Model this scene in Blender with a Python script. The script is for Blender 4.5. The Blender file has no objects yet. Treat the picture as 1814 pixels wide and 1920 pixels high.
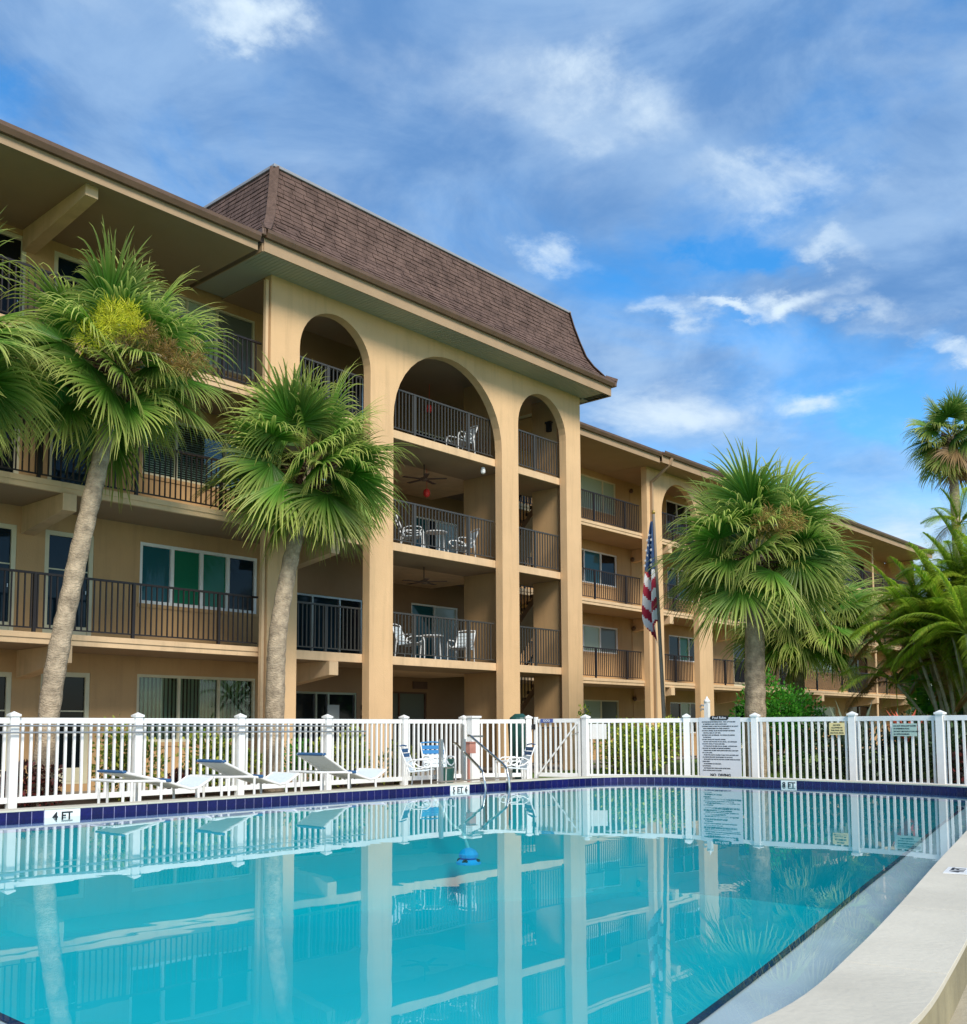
import bpy, bmesh, math, random
from mathutils import Vector, Matrix
random.seed(7)
rnd = random.random
def uni(a, b): return a + (b - a) * random.random()
S = bpy.context.scene
COL = S.collection

# ------------------------------------------------------------------ camera
TH, PHI, ROLL, FPX = 0.7308659, 0.08436775, 0.0043012, 1901.66
s_, c_, sp, cp = math.sin(TH), math.cos(TH), math.sin(PHI), math.cos(PHI)
right = Vector((s_, -c_, 0)); fh = Vector((c_, s_, 0)); Z = Vector((0, 0, 1))
up = fh * -sp + Z * cp; fwd = fh * cp + Z * sp
Xc = right * math.cos(ROLL) - up * math.sin(ROLL)
Yc = right * math.sin(ROLL) + up * math.cos(ROLL)
cam = bpy.data.cameras.new('camera'); camo = bpy.data.objects.new('camera', cam); COL.objects.link(camo)
M = Matrix((Xc, Yc, -fwd)).transposed().to_4x4(); M.translation = Vector((0, 0, 1.23))
camo.matrix_world = M
cam.sensor_fit = 'HORIZONTAL'; cam.sensor_width = 36
cam.lens = FPX / 1814 * 36
cam.shift_x = (907 - 903.75) / 1814; cam.shift_y = (1203.4 - 960) / 1814
cam.clip_start = 0.1; cam.clip_end = 3000
S.camera = camo

# ------------------------------------------------------------------ light
SUN_EL = math.radians(41); SUN_DIR = Vector((-0.42, -0.907, 0))      # where the sun stands, seen from the scene
W = bpy.data.worlds.new('World'); S.world = W; W.use_nodes = True
nt = W.node_tree; nt.nodes.clear()
def N(t, tree=None, **k):
    n = (tree or nt).nodes.new(t)
    for a, b in k.items(): setattr(n, a, b)
    return n
L = nt.links.new
sky = N('ShaderNodeTexSky'); sky.sky_type = 'NISHITA'; sky.sun_disc = False
sky.sun_elevation = SUN_EL; sky.sun_rotation = math.atan2(SUN_DIR.x, SUN_DIR.y)
sky.air_density = 1.0; sky.dust_density = 0.6; sky.ozone_density = 2.0
hs = N('ShaderNodeHueSaturation'); hs.inputs['Saturation'].default_value = 1.42; hs.inputs['Value'].default_value = 1.45
L(sky.outputs[0], hs.inputs['Color'])
tc = N('ShaderNodeTexCoord'); sx = N('ShaderNodeSeparateXYZ'); L(tc.outputs['Generated'], sx.inputs[0])
def Mth(op, a, b=None, clamp=False):
    n = N('ShaderNodeMath', operation=op); n.use_clamp = clamp
    for i, x in enumerate((a, b)):
        if x is None: continue
        if hasattr(x, 'links') or hasattr(x, 'is_linked'): L(x, n.inputs[i])
        else: n.inputs[i].default_value = x
    return n.outputs[0]
zz = Mth('MAXIMUM', sx.outputs[2], 0.0)
den = Mth('ADD', zz, 0.22)
cx = N('ShaderNodeCombineXYZ'); L(Mth('DIVIDE', sx.outputs[0], den), cx.inputs[0]); L(Mth('DIVIDE', sx.outputs[1], den), cx.inputs[1])
def noise(scale, detail, rough, dist=0.0, off=(0, 0, 0), stretch=(1, 1, 1)):
    mp = N('ShaderNodeMapping'); mp.inputs['Location'].default_value = off; mp.inputs['Scale'].default_value = stretch
    L(cx.outputs[0], mp.inputs[0])
    n = N('ShaderNodeTexNoise'); n.inputs['Scale'].default_value = scale; n.inputs['Detail'].default_value = detail
    n.inputs['Roughness'].default_value = rough; n.inputs['Distortion'].default_value = dist
    L(mp.outputs[0], n.inputs['Vector']); return n.outputs[0]
wn = N('ShaderNodeTexNoise'); wn.inputs['Scale'].default_value = 5.5; wn.inputs['Detail'].default_value = 9; wn.inputs['Roughness'].default_value = 0.62; L(cx.outputs[0], wn.inputs['Vector'])
w1 = N('ShaderNodeVectorMath', operation='SUBTRACT'); L(wn.outputs[1], w1.inputs[0]); w1.inputs[1].default_value = (.5, .5, .5)
w2 = N('ShaderNodeVectorMath', operation='SCALE'); L(w1.outputs[0], w2.inputs[0]); w2.inputs['Scale'].default_value = 0.30
warp = N('ShaderNodeVectorMath', operation='ADD'); L(w2.outputs[0], warp.inputs[0]); L(cx.outputs[0], warp.inputs[1])
flat = N('ShaderNodeVectorMath', operation='MULTIPLY'); L(warp.outputs[0], flat.inputs[0]); flat.inputs[1].default_value = (1, 1, 0)
def ramp(x, lo, hi):
    m = N('ShaderNodeMapRange'); m.interpolation_type = 'SMOOTHSTEP'; L(x, m.inputs[0])
    m.inputs[1].default_value = lo; m.inputs[2].default_value = hi; return m.outputs[0]
SKY_OFF = (0.35, 0.1, 0.0)
def patch(x, y, rx, ry=None, rot=0.0):
    mp = N('ShaderNodeMapping'); mp.vector_type = 'TEXTURE'; mp.inputs['Location'].default_value = (x, y, 0); mp.inputs['Rotation'].default_value = (0, 0, rot); mp.inputs['Scale'].default_value = (rx * 1.25, (ry or rx) * 1.25, 1)
    L(flat.outputs[0], mp.inputs[0]); ln = N('ShaderNodeVectorMath', operation='LENGTH'); L(mp.outputs[0], ln.inputs[0])
    m = N('ShaderNodeMapRange'); m.interpolation_type = 'SMOOTHERSTEP'; L(ln.outputs[1], m.inputs[0]); m.inputs[1].default_value = 1.0; m.inputs[2].default_value = 0.0; m.inputs[3].default_value = 0; m.inputs[4].default_value = 1; return m.outputs[0]
def total(lst):
    o = lst[0]
    for q in lst[1:]: o = Mth('ADD', o, q)
    return o
# projected plane of the cloud layer: image right runs along (+x, -y)
TA = -0.62
broad = ramp(noise(1.9, 10, 0.58, 0.5, SKY_OFF), 0.28, 0.52)
clear = total([patch(1.47, .70, .20, .10, TA), patch(1.80, .62, .42, .22, TA), patch(.43, 1.16, .12, .10, 0), patch(1.25, .62, .10, .06, TA)])
lowc = Mth('SUBTRACT', broad, Mth('MULTIPLY', clear, 0.9), True)
lowc = Mth('MULTIPLY', lowc, Mth('ADD', Mth('MULTIPLY', ramp(zz, 0.16, 0.36), 0.55), 0.45))
hot = total([patch(.87, .645, .17, .075, TA), patch(1.115, .842, .07, .035, TA), patch(1.318, .80, .07, .04, TA), patch(1.352, .724, .07, .025, TA), patch(1.317, .534, .06, .035, TA), patch(1.513, .544, .10, .045, TA), patch(1.66, .50, .12, .035, TA),
             patch(1.60, .95, .24, .13, TA), patch(1.69, .75, .14, .07, TA), patch(.60, .83, .08, .05, TA), patch(1.16, .545, .16, .05, TA), patch(1.40, .62, .05, .09, 0), patch(2.6, .9, .6, .4, 0), patch(.2, -.9, .5, .3, 0), patch(-1.2, .6, .6, .4, 0)])
fine = ramp(noise(4.6, 10, 0.62, 0.45, (2.2, .7, 0)), 0.36, 0.66)
wisp = Mth('MULTIPLY', hot, Mth('ADD', Mth('MULTIPLY', fine, 0.72), 0.20), True)
thin = Mth('MULTIPLY', ramp(noise(3.1, 9, 0.58, 0.4, (5.2, 3.3, 0)), 0.46, 0.72), 0.26)
wisp = Mth('ADD', wisp, thin, True)
shade = noise(3.2, 10, 0.60, 0.6, (7.7, 2.2, 0))
greyc = N('ShaderNodeMix', data_type='RGBA'); L(ramp(shade, 0.32, 0.68), greyc.inputs[0])
greyc.inputs[6].default_value = (0.85, 1.85, 3.75, 1); greyc.inputs[7].default_value = (2.0, 3.15, 4.9, 1)
m1 = N('ShaderNodeMix', data_type='RGBA'); L(Mth('MULTIPLY', lowc, 0.93), m1.inputs[0]); L(hs.outputs[0], m1.inputs[6]); L(greyc.outputs[2], m1.inputs[7])
m2 = N('ShaderNodeMix', data_type='RGBA'); L(wisp, m2.inputs[0]); L(m1.outputs[2], m2.inputs[6]); m2.inputs[7].default_value = (4.6, 5.5, 6.3, 1)
bg = N('ShaderNodeBackground'); bg.inputs[1].default_value = 0.11
L(m2.outputs[2], bg.inputs[0]); wo = N('ShaderNodeOutputWorld'); L(bg.outputs[0], wo.inputs[0])

sun = bpy.data.lights.new('sun', 'SUN'); sun.energy = 2.9; sun.angle = math.radians(22); sun.color = (1.0, 0.93, 0.82)
suno = bpy.data.objects.new('sun', sun); COL.objects.link(suno); suno.location = (0, 0, 40)
sd = Vector((SUN_DIR.x * math.cos(SUN_EL), SUN_DIR.y * math.cos(SUN_EL), math.sin(SUN_EL)))
suno.rotation_euler = sd.to_track_quat('Z', 'Y').to_euler()
vs = S.view_settings; vs.view_transform = 'Standard'; vs.look = 'None'; vs.exposure = 0.60; vs.gamma = 1.0; vs.use_curve_mapping = False
S.cycles.max_bounces = 8; S.cycles.transparent_max_bounces = 12; S.cycles.volume_bounces = 0

# ------------------------------------------------------------------ mesh helpers
class MB:
    def __init__(s): s.v = []; s.f = []; s.c = []; s.smooth = False
    def add(s, vs, fs, col=None):
        o = len(s.v); s.v += [tuple(p) for p in vs]; s.f += [tuple(i + o for i in f) for f in fs]
        s.c += [col if col is not None else (0, 0, 0)] * len(vs); return s
    def box(s, x0, x1, y0, y1, z0, z1, col=None):
        return s.add([(x0, y0, z0), (x1, y0, z0), (x1, y1, z0), (x0, y1, z0), (x0, y0, z1), (x1, y0, z1), (x1, y1, z1), (x0, y1, z1)],
                     [(0, 3, 2, 1), (4, 5, 6, 7), (0, 1, 5, 4), (1, 2, 6, 5), (2, 3, 7, 6), (3, 0, 4, 7)], col)
    def bar(s, a, b, w, h, upv=(0, 0, 1), col=None):
        a = Vector(a); b = Vector(b); d = (b - a).normalized(); u = Vector(upv)
        if abs(d.dot(u)) > 0.98: u = Vector((0, 1, 0))
        x = d.cross(u).normalized() * w / 2; y = x.cross(d).normalized() * h / 2
        vs = []
        for p in (a, b): vs += [p - x - y, p + x - y, p + x + y, p - x + y]
        return s.add(vs, [(3, 2, 1, 0), (4, 5, 6, 7), (0, 1, 5, 4), (1, 2, 6, 5), (2, 3, 7, 6), (3, 0, 4, 7)], col)
    def tube(s, pts, rad, n=8, cap=True, cols=None):
        pts = [Vector(p) for p in pts]; k = len(pts)
        if not isinstance(rad, (list, tuple)): rad = [rad] * k
        o = len(s.v); prev = None
        for i, p in enumerate(pts):
            d = (pts[min(i + 1, k - 1)] - pts[max(i - 1, 0)]).normalized()
            if prev is None:
                a = d.orthogonal().normalized()
            else:
                a = (prev - d * prev.dot(d)).normalized()
            prev = a; b = d.cross(a)
            for j in range(n):
                t = 2 * math.pi * j / n; s.v.append(tuple(p + (a * math.cos(t) + b * math.sin(t)) * rad[i]))
                s.c.append(cols[i] if cols else (0, 0, 0))
        for i in range(k - 1):
            for j in range(n):
                a0 = o + i * n + j; b0 = o + i * n + (j + 1) % n
                s.f.append((a0, b0, b0 + n, a0 + n))
        if cap: s.f.append(tuple(o + j for j in reversed(range(n)))); s.f.append(tuple(o + (k - 1) * n + j for j in range(n)))
        return s
    def prism(s, poly, z0, z1):
        n = len(poly); o = [(x, y, z0) for x, y in poly] + [(x, y, z1) for x, y in poly]
        return s.add(o, [tuple(reversed(range(n))), tuple(range(n, 2 * n))] + [(i, (i + 1) % n, (i + 1) % n + n, i + n) for i in range(n)])
    def lathe(s, c, prof, n=12):
        o = len(s.v); cx0, cy0, cz0 = c
        for r, z in prof:
            for j in range(n):
                t = 2 * math.pi * j / n; s.v.append((cx0 + r * math.cos(t), cy0 + r * math.sin(t), cz0 + z)); s.c.append((0, 0, 0))
        for i in range(len(prof) - 1):
            for j in range(n):
                a0 = o + i * n + j; b0 = o + i * n + (j + 1) % n; s.f.append((a0, b0, b0 + n, a0 + n))
        s.f.append(tuple(o + j for j in reversed(range(n)))); s.f.append(tuple(o + (len(prof) - 1) * n + j for j in range(n)))
        return s
    def mesh(s, name, mats, attr=False):
        me = bpy.data.meshes.new(name); me.from_pydata(s.v, [], s.f)
        for m in (mats if isinstance(mats, (list, tuple)) else [mats]): me.materials.append(m)
        if attr:
            a = me.color_attributes.new('tint', 'FLOAT_COLOR', 'POINT')
            flat = []
            for c in s.c: flat += [c[0], c[1], c[2], 1.0]
            a.data.foreach_set('color', flat)
        if s.smooth: me.polygons.foreach_set('use_smooth', [True] * len(me.polygons))
        me.update(); return me
WL = {}                                   # world location of things and parts (no rotation is used on parents)
def link(o, parent, loc=(0, 0, 0)):
    COL.objects.link(o); pl = Vector(WL.get(parent.name, (0, 0, 0))) if parent else Vector((0, 0, 0))
    if parent: o.parent = parent
    o.location = Vector(loc) - pl; WL[o.name] = tuple(loc); return o
def part(name, mb, mat, parent=None, attr=False, loc=(0, 0, 0), bev=0, kind=None):
    me = mb if isinstance(mb, bpy.types.Mesh) else mb.mesh(name, mat, attr)
    o = bpy.data.objects.new(name, me); link(o, parent, loc)
    if bev: m = o.modifiers.new('bevel', 'BEVEL'); m.width = bev; m.segments = 2; m.limit_method = 'ANGLE'
    if kind: o['kind'] = kind
    return o
def thing(name, label, cat, loc=(0, 0, 0), group=None):
    o = bpy.data.objects.new(name, None); o.empty_display_size = 0.2; link(o, None, loc); tag(o, label, cat, group); return o
def tag(o, label, cat, group=None):
    o['label'] = label; o['category'] = cat
    if group: o['group'] = group
    return o
def text_mesh(txt, size, mat, name='lettering', bold=0.0, extr=0.002, align='CENTER'):
    cu = bpy.data.curves.new(name, 'FONT'); cu.body = txt; cu.size = size; cu.align_x = align; cu.align_y = 'CENTER'
    cu.offset = bold; cu.extrude = extr; cu.resolution_u = 2
    ob = bpy.data.objects.new(name, cu); COL.objects.link(ob)
    dg = bpy.context.evaluated_depsgraph_get(); me = bpy.data.meshes.new_from_object(ob.evaluated_get(dg))
    bpy.data.objects.remove(ob); me.materials.clear(); me.materials.append(mat); me.name = name
    return me
def text_part(txt, size, mat, parent, pos, xdir, ydir, bold=0.0, align='CENTER', name='lettering'):
    me = text_mesh(txt, size, mat, name, bold, align=align)
    x = Vector(xdir).normalized(); y = Vector(ydir).normalized(); z = x.cross(y)
    R = Matrix((x, y, z)).transposed().to_4x4(); me.transform(R)
    return part(name, me, mat, parent, loc=pos)

# ------------------------------------------------------------------ materials
MATS = {}
def mat(name, col, rough=0.7, metal=0.0, spec=0.5, nscale=0, namp=0.0, bump=0.0, bscale=60, coat=0.0, col2=None, ndetail=5, coords='Object', rand=0.0, streak=0.0):
    if name in MATS: return MATS[name]
    m = bpy.data.materials.new(name); m.use_nodes = True; t = m.node_tree; b = t.nodes['Principled BSDF']
    b.inputs['Base Color'].default_value = (*col, 1); b.inputs['Roughness'].default_value = rough
    b.inputs['Metallic'].default_value = metal; b.inputs['Specular IOR Level'].default_value = spec
    b.inputs['Coat Weight'].default_value = coat
    co = N('ShaderNodeTexCoord', t).outputs[coords]
    src = None
    if nscale:
        n = N('ShaderNodeTexNoise', t); n.inputs['Scale'].default_value = nscale; n.inputs['Detail'].default_value = ndetail; n.inputs['Roughness'].default_value = 0.6
        t.links.new(co, n.inputs['Vector'])
        r = N('ShaderNodeMapRange', t); r.inputs[1].default_value = 0.3; r.inputs[2].default_value = 0.7; t.links.new(n.outputs[0], r.inputs[0])
        mx = N('ShaderNodeMix', t, data_type='RGBA'); t.links.new(r.outputs[0], mx.inputs[0])
        c2 = col2 or tuple(min(1, c * (1 + namp)) for c in col); c1 = col if col2 else tuple(c * (1 - namp) for c in col)
        mx.inputs[6].default_value = (*c1, 1); mx.inputs[7].default_value = (*c2, 1); src = mx.outputs[2]
    if streak:
        mp = N('ShaderNodeMapping', t); mp.inputs['Scale'].default_value = (3.0, 3.0, 0.25); t.links.new(co, mp.inputs[0])
        n = N('ShaderNodeTexNoise', t); n.inputs['Scale'].default_value = 1.6; n.inputs['Detail'].default_value = 8; n.inputs['Roughness'].default_value = 0.65
        t.links.new(mp.outputs[0], n.inputs['Vector'])
        r = N('ShaderNodeMapRange', t); r.inputs[1].default_value = 0.5; r.inputs[2].default_value = 0.8; r.inputs[3].default_value = 1.0; r.inputs[4].default_value = 1.0 - streak; t.links.new(n.outputs[0], r.inputs[0])
        mu = N('ShaderNodeVectorMath', t, operation='MULTIPLY'); mu.inputs[0].default_value = col
        if src: t.links.new(src, mu.inputs[0])
        cb = N('ShaderNodeCombineXYZ', t)
        for i in range(3): t.links.new(r.outputs[0], cb.inputs[i])
        t.links.new(cb.outputs[0], mu.inputs[1]); src = mu.outputs[0]
    if rand:
        oi = N('ShaderNodeObjectInfo', t); hv = N('ShaderNodeHueSaturation', t)
        r = N('ShaderNodeMapRange', t); r.inputs[3].default_value = 1 - rand; r.inputs[4].default_value = 1 + rand; t.links.new(oi.outputs['Random'], r.inputs[0])
        t.links.new(r.outputs[0], hv.inputs['Value'])
        if src: t.links.new(src, hv.inputs['Color'])
        else: hv.inputs['Color'].default_value = (*col, 1)
        src = hv.outputs[0]
    if src: t.links.new(src, b.inputs['Base Color'])
    if bump:
        n = N('ShaderNodeTexNoise', t); n.inputs['Scale'].default_value = bscale; n.inputs['Detail'].default_value = 6; t.links.new(co, n.inputs['Vector'])
        bp = N('ShaderNodeBump', t); bp.inputs['Strength'].default_value = bump; bp.inputs['Distance'].default_value = 0.01
        t.links.new(n.outputs[0], bp.inputs['Height']); t.links.new(bp.outputs[0], b.inputs['Normal'])
    MATS[name] = m; return m
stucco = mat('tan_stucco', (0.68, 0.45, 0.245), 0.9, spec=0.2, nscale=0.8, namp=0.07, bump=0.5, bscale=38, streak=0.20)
wallm = mat('tan_stucco_shaded', (0.51, 0.32, 0.155), 0.9, spec=0.2, nscale=0.9, namp=0.08, bump=0.5, bscale=40, streak=0.18)  # same tan as the facade, darkened: gallery shade is in the colour
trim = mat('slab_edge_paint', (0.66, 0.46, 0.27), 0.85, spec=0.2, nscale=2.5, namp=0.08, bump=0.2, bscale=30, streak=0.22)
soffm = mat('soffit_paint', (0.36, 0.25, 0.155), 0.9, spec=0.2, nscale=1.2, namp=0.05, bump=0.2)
ventm = mat('vented_soffit_metal', (0.38, 0.38, 0.30), 0.6)
gutm = mat('brown_gutter_metal', (0.13, 0.075, 0.045), 0.45, nscale=3, namp=0.15)
fascm = mat('fascia_board_paint', (0.37, 0.25, 0.145), 0.7, nscale=2, namp=0.08)
shing = mat('brown_shingle', (0.12, 0.078, 0.062), 0.95, spec=0.2, nscale=9, namp=0.30, bump=0.8, bscale=90)
railm = mat('dark_bronze_rail_paint', (0.014, 0.009, 0.008), 0.5)
railg = mat('grey_rail_paint', (0.05, 0.048, 0.043), 0.5)
floorm = mat('added_dark_floor', (0.16, 0.125, 0.10), 0.9)
cream = mat('cream_door_paint', (0.62, 0.58, 0.40), 0.6, nscale=3, namp=0.05)
white = mat('white_vinyl', (0.80, 0.81, 0.80), 0.45, nscale=6, namp=0.05, bump=0.05, bscale=8, rand=0.05, streak=0.08)
whitep = mat('white_metal_paint', (0.78, 0.79, 0.78), 0.4, nscale=4, namp=0.04)
sling = mat('white_sling_fabric', (0.66, 0.74, 0.78), 0.8, nscale=30, namp=0.08, bump=0.4, bscale=300)
blue = mat('navy_strap_fabric', (0.02, 0.09, 0.22), 0.7, nscale=20, namp=0.2)
lblue = mat('blue_strap_fabric', (0.03, 0.20, 0.45), 0.7)
chrome = mat('brushed_steel', (0.62, 0.62, 0.60), 0.22, metal=1.0)
galv = mat('grey_aluminium', (0.50, 0.51, 0.50), 0.35, metal=0.9)
deckm = mat('concrete_deck', (0.38, 0.335, 0.24), 0.85, nscale=1.5, namp=0.12, bump=0.5, bscale=40, ndetail=9)
copem = mat('coping_plaster', (0.57, 0.525, 0.42), 0.85, nscale=1.3, namp=0.12, bump=0.35, bscale=30, ndetail=8)
plaster = mat('pool_plaster', (0.035, 0.48, 0.54), 0.8, nscale=0.8, namp=0.04)
shelfm = mat('pool_shelf_plaster', (0.50, 0.55, 0.60), 0.8, nscale=2, namp=0.08)
tilem = mat('navy_glazed_tile', (0.004, 0.004, 0.075), 0.15, rand=0.22, nscale=25, namp=0.25)
grout = mat('blue_grey_grout', (0.36, 0.36, 0.60), 0.8)
markw = mat('depth_marker_white', (0.80, 0.80, 0.78), 0.35, nscale=8, namp=0.06)
ink = mat('black_ink', (0.012, 0.012, 0.014), 0.6)
grass = mat('lawn_grass', (0.07, 0.13, 0.018), 1.0, nscale=6, bump=1.0, bscale=120, col2=(0.16, 0.24, 0.04))
mulch = mat('bed_mulch', (0.05, 0.032, 0.02), 1.0, nscale=14, namp=0.4, bump=1, bscale=60)
trunkm = mat('palm_trunk_bark', (0.36, 0.285, 0.20), 0.95, spec=0.1, nscale=7, namp=0.42, bump=1.0, bscale=26, ndetail=8)
bootm = mat('brown_palm_fibre', (0.085, 0.045, 0.025), 1.0, nscale=14, namp=0.5)
tt = trunkm.node_tree; wv_ = N('ShaderNodeTexWave', tt); wv_.bands_direction = 'Z'; wv_.inputs['Scale'].default_value = 5.5; wv_.inputs['Distortion'].default_value = 11.0; wv_.inputs['Detail'].default_value = 4; wv_.inputs['Detail Scale'].default_value = 2.5
tt.links.new([n for n in tt.nodes if n.type == 'TEX_COORD'][0].outputs['Object'], wv_.inputs['Vector'])
b2_ = N('ShaderNodeBump', tt); b2_.inputs['Strength'].default_value = 0.45; b2_.inputs['Distance'].default_value = 0.02; tt.links.new(wv_.outputs[1], b2_.inputs['Height'])
bo_ = [n for n in tt.nodes if n.type == 'BUMP' and n != b2_][0]; tt.links.new(bo_.outputs[0], b2_.inputs['Normal']); tt.links.new(b2_.outputs[0], tt.nodes['Principled BSDF'].inputs['Normal'])
canem = mat('pale_palm_cane', (0.46, 0.44, 0.30), 0.8, nscale=6, namp=0.3)
redm = mat('red_ornament', (0.65, 0.03, 0.02), 0.5)
brownp = mat('brown_panel', (0.10, 0.055, 0.035), 0.7, nscale=4, namp=0.2)
bluedoor = mat('dark_blue_door', (0.01, 0.04, 0.09), 0.4)
greenp = mat('dark_green_plastic', (0.01, 0.07, 0.06), 0.45, nscale=5, namp=0.2)
signw = mat('sign_white', (0.66, 0.70, 0.76), 0.4, nscale=2, namp=0.03)
signy = mat('sign_yellow', (0.75, 0.62, 0.30), 0.5)
signg = mat('sign_pale_green', (0.42, 0.56, 0.50), 0.5)
signb = mat('sign_blue', (0.06, 0.10, 0.32), 0.4)
flagr = mat('flag_red', (0.42, 0.02, 0.05), 0.8); flagw = mat('flag_white', (0.72, 0.70, 0.70), 0.8); flagb = mat('flag_blue', (0.015, 0.05, 0.14), 0.8)
gold = mat('gold_finial', (0.7, 0.45, 0.12), 0.3, metal=1)
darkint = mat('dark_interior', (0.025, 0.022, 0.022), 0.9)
poster = mat('notice_paper', (0.45, 0.50, 0.50), 0.6)
pink = mat('terracotta_box', (0.45, 0.20, 0.15), 0.8)
def pane(name, col, rough=0.04):
    m = bpy.data.materials.new(name); m.use_nodes = True; t = m.node_tree; b = t.nodes['Principled BSDF']
    b.inputs['Base Color'].default_value = (*col, 1); b.inputs['Roughness'].default_value = rough; b.inputs['Specular IOR Level'].default_value = 0.22
    n = N('ShaderNodeTexNoise', t); n.inputs['Scale'].default_value = 1.2; n.inputs['Detail'].default_value = 3
    t.links.new(N('ShaderNodeTexCoord', t).outputs['Object'], n.inputs['Vector'])
    bp = N('ShaderNodeBump', t); bp.inputs['Strength'].default_value = 0.12; bp.inputs['Distance'].default_value = 0.02
    t.links.new(n.outputs[0], bp.inputs['Height']); t.links.new(bp.outputs[0], b.inputs['Normal']); return m
GL = dict(dark=pane('dark_window_glass', (0.006, 0.009, 0.011)), teal=pane('teal_window_glass', (0.02, 0.10, 0.12)), green=pane('green_curtained_glass', (0.015, 0.16, 0.09)),
          navy=pane('navy_window_glass', (0.004, 0.014, 0.024)), pale=pane('pale_curtained_glass', (0.36, 0.45, 0.34), 0.12), grey=pane('grey_curtained_glass', (0.13, 0.15, 0.13), 0.1),
          sky=pane('lit_white_door_glass', (0.40, 0.52, 0.55), 0.1))
blindm = mat('vertical_blind_vinyl', (0.40, 0.46, 0.33), 0.7)
louvm = mat('white_louvre_blind', (0.50, 0.53, 0.52), 0.6)
def leafmat(name, base, tip, trans=0.35, rough=0.5, hue=0.25):
    m = bpy.data.materials.new(name); m.use_nodes = True; t = m.node_tree; t.nodes.clear()
    at = N('ShaderNodeAttribute', t); at.attribute_name = 'tint'; se = N('ShaderNodeSeparateColor', t); t.links.new(at.outputs['Color'], se.inputs[0])
    mx = N('ShaderNodeMix', t, data_type='RGBA'); t.links.new(se.outputs[0], mx.inputs[0]); mx.inputs[6].default_value = (*base, 1); mx.inputs[7].default_value = (*tip, 1)
    oi = N('ShaderNodeObjectInfo', t); hv = N('ShaderNodeHueSaturation', t); t.links.new(mx.outputs[2], hv.inputs['Color'])
    r = N('ShaderNodeMapRange', t); r.inputs[3].default_value = 1 - hue; r.inputs[4].default_value = 1 + hue; t.links.new(oi.outputs['Random'], r.inputs[0])
    ml = N('ShaderNodeMath', t, operation='MULTIPLY'); t.links.new(r.outputs[0], ml.inputs[0])
    a2 = N('ShaderNodeMath', t, operation='ADD'); t.links.new(se.outputs[1], a2.inputs[0]); a2.inputs[1].default_value = 0.5; t.links.new(a2.outputs[0], ml.inputs[1])
    t.links.new(ml.outputs[0], hv.inputs['Value'])
    d = N('ShaderNodeBsdfPrincipled', t); d.inputs['Roughness'].default_value = rough; t.links.new(hv.outputs[0], d.inputs['Base Color'])
    tr = N('ShaderNodeBsdfTranslucent', t); t.links.new(hv.outputs[0], tr.inputs[0])
    ms = N('ShaderNodeMixShader', t); ms.inputs[0].default_value = trans; t.links.new(d.outputs[0], ms.inputs[1]); t.links.new(tr.outputs[0], ms.inputs[2])
    o = N('ShaderNodeOutputMaterial', t); t.links.new(ms.outputs[0], o.inputs[0]); MATS[name] = m; return m
fanleaf = leafmat('fan_palm_leaf', (0.07, 0.24, 0.018), (0.62, 0.62, 0.17), 0.5)
fanleaf2 = leafmat('dry_fan_palm_leaf', (0.20, 0.13, 0.05), (0.32, 0.20, 0.09))
featherleaf = leafmat('feather_palm_leaf', (0.12, 0.31, 0.015), (0.55, 0.60, 0.06), 0.5)
featherdry = leafmat('dry_feather_leaf', (0.24, 0.13, 0.035), (0.35, 0.20, 0.06))
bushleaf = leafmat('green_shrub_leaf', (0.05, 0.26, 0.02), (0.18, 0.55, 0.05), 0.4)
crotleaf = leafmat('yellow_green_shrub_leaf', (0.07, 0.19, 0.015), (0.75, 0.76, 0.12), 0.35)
redleaf = leafmat('red_shrub_leaf', (0.03, 0.02, 0.012), (0.22, 0.03, 0.03), 0.2)
darkleaf = leafmat('dark_hedge_leaf', (0.012, 0.035, 0.010), (0.045, 0.09, 0.02), 0.2)
bloom = leafmat('yellow_palm_bloom', (0.48, 0.50, 0.02), (0.85, 0.80, 0.05), 0.35)
bloomb = leafmat('brown_palm_bloom', (0.22, 0.13, 0.03), (0.38, 0.24, 0.06), 0.3)
agavem = leafmat('grey_green_blade', (0.10, 0.15, 0.10), (0.20, 0.24, 0.16), 0.1)
bromm = leafmat('coral_red_blade', (0.35, 0.06, 0.03), (0.65, 0.14, 0.08), 0.2)
# water: clear, Fresnel reflection, light absorbed with depth
wm = bpy.data.materials.new('pool_water'); wm.use_nodes = True; t = wm.node_tree; t.nodes.clear()
lw = N('ShaderNodeLayerWeight', t); lw.inputs[0].default_value = 0.5
p5_ = N('ShaderNodeMath', t, operation='POWER'); t.links.new(lw.outputs['Facing'], p5_.inputs[0]); p5_.inputs[1].default_value = 5.0
fr = N('ShaderNodeMapRange', t); t.links.new(p5_.outputs[0], fr.inputs[0]); fr.inputs[3].default_value = 0.02; fr.inputs[4].default_value = 1.0   # Schlick curve, the same from both sides
tp = N('ShaderNodeBsdfTransparent', t); gg = N('ShaderNodeBsdfGlossy', t); gg.inputs['Roughness'].default_value = 0.0
ms = N('ShaderNodeMixShader', t); t.links.new(fr.outputs[0], ms.inputs[0]); t.links.new(tp.outputs[0], ms.inputs[1]); t.links.new(gg.outputs[0], ms.inputs[2])
n1 = N('ShaderNodeTexNoise', t); n1.inputs['Scale'].default_value = 0.7; n1.inputs['Detail'].default_value = 3; n1.inputs['Distortion'].default_value = 0.6
tcw = N('ShaderNodeTexCoord', t); t.links.new(tcw.outputs['Object'], n1.inputs['Vector'])
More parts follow.
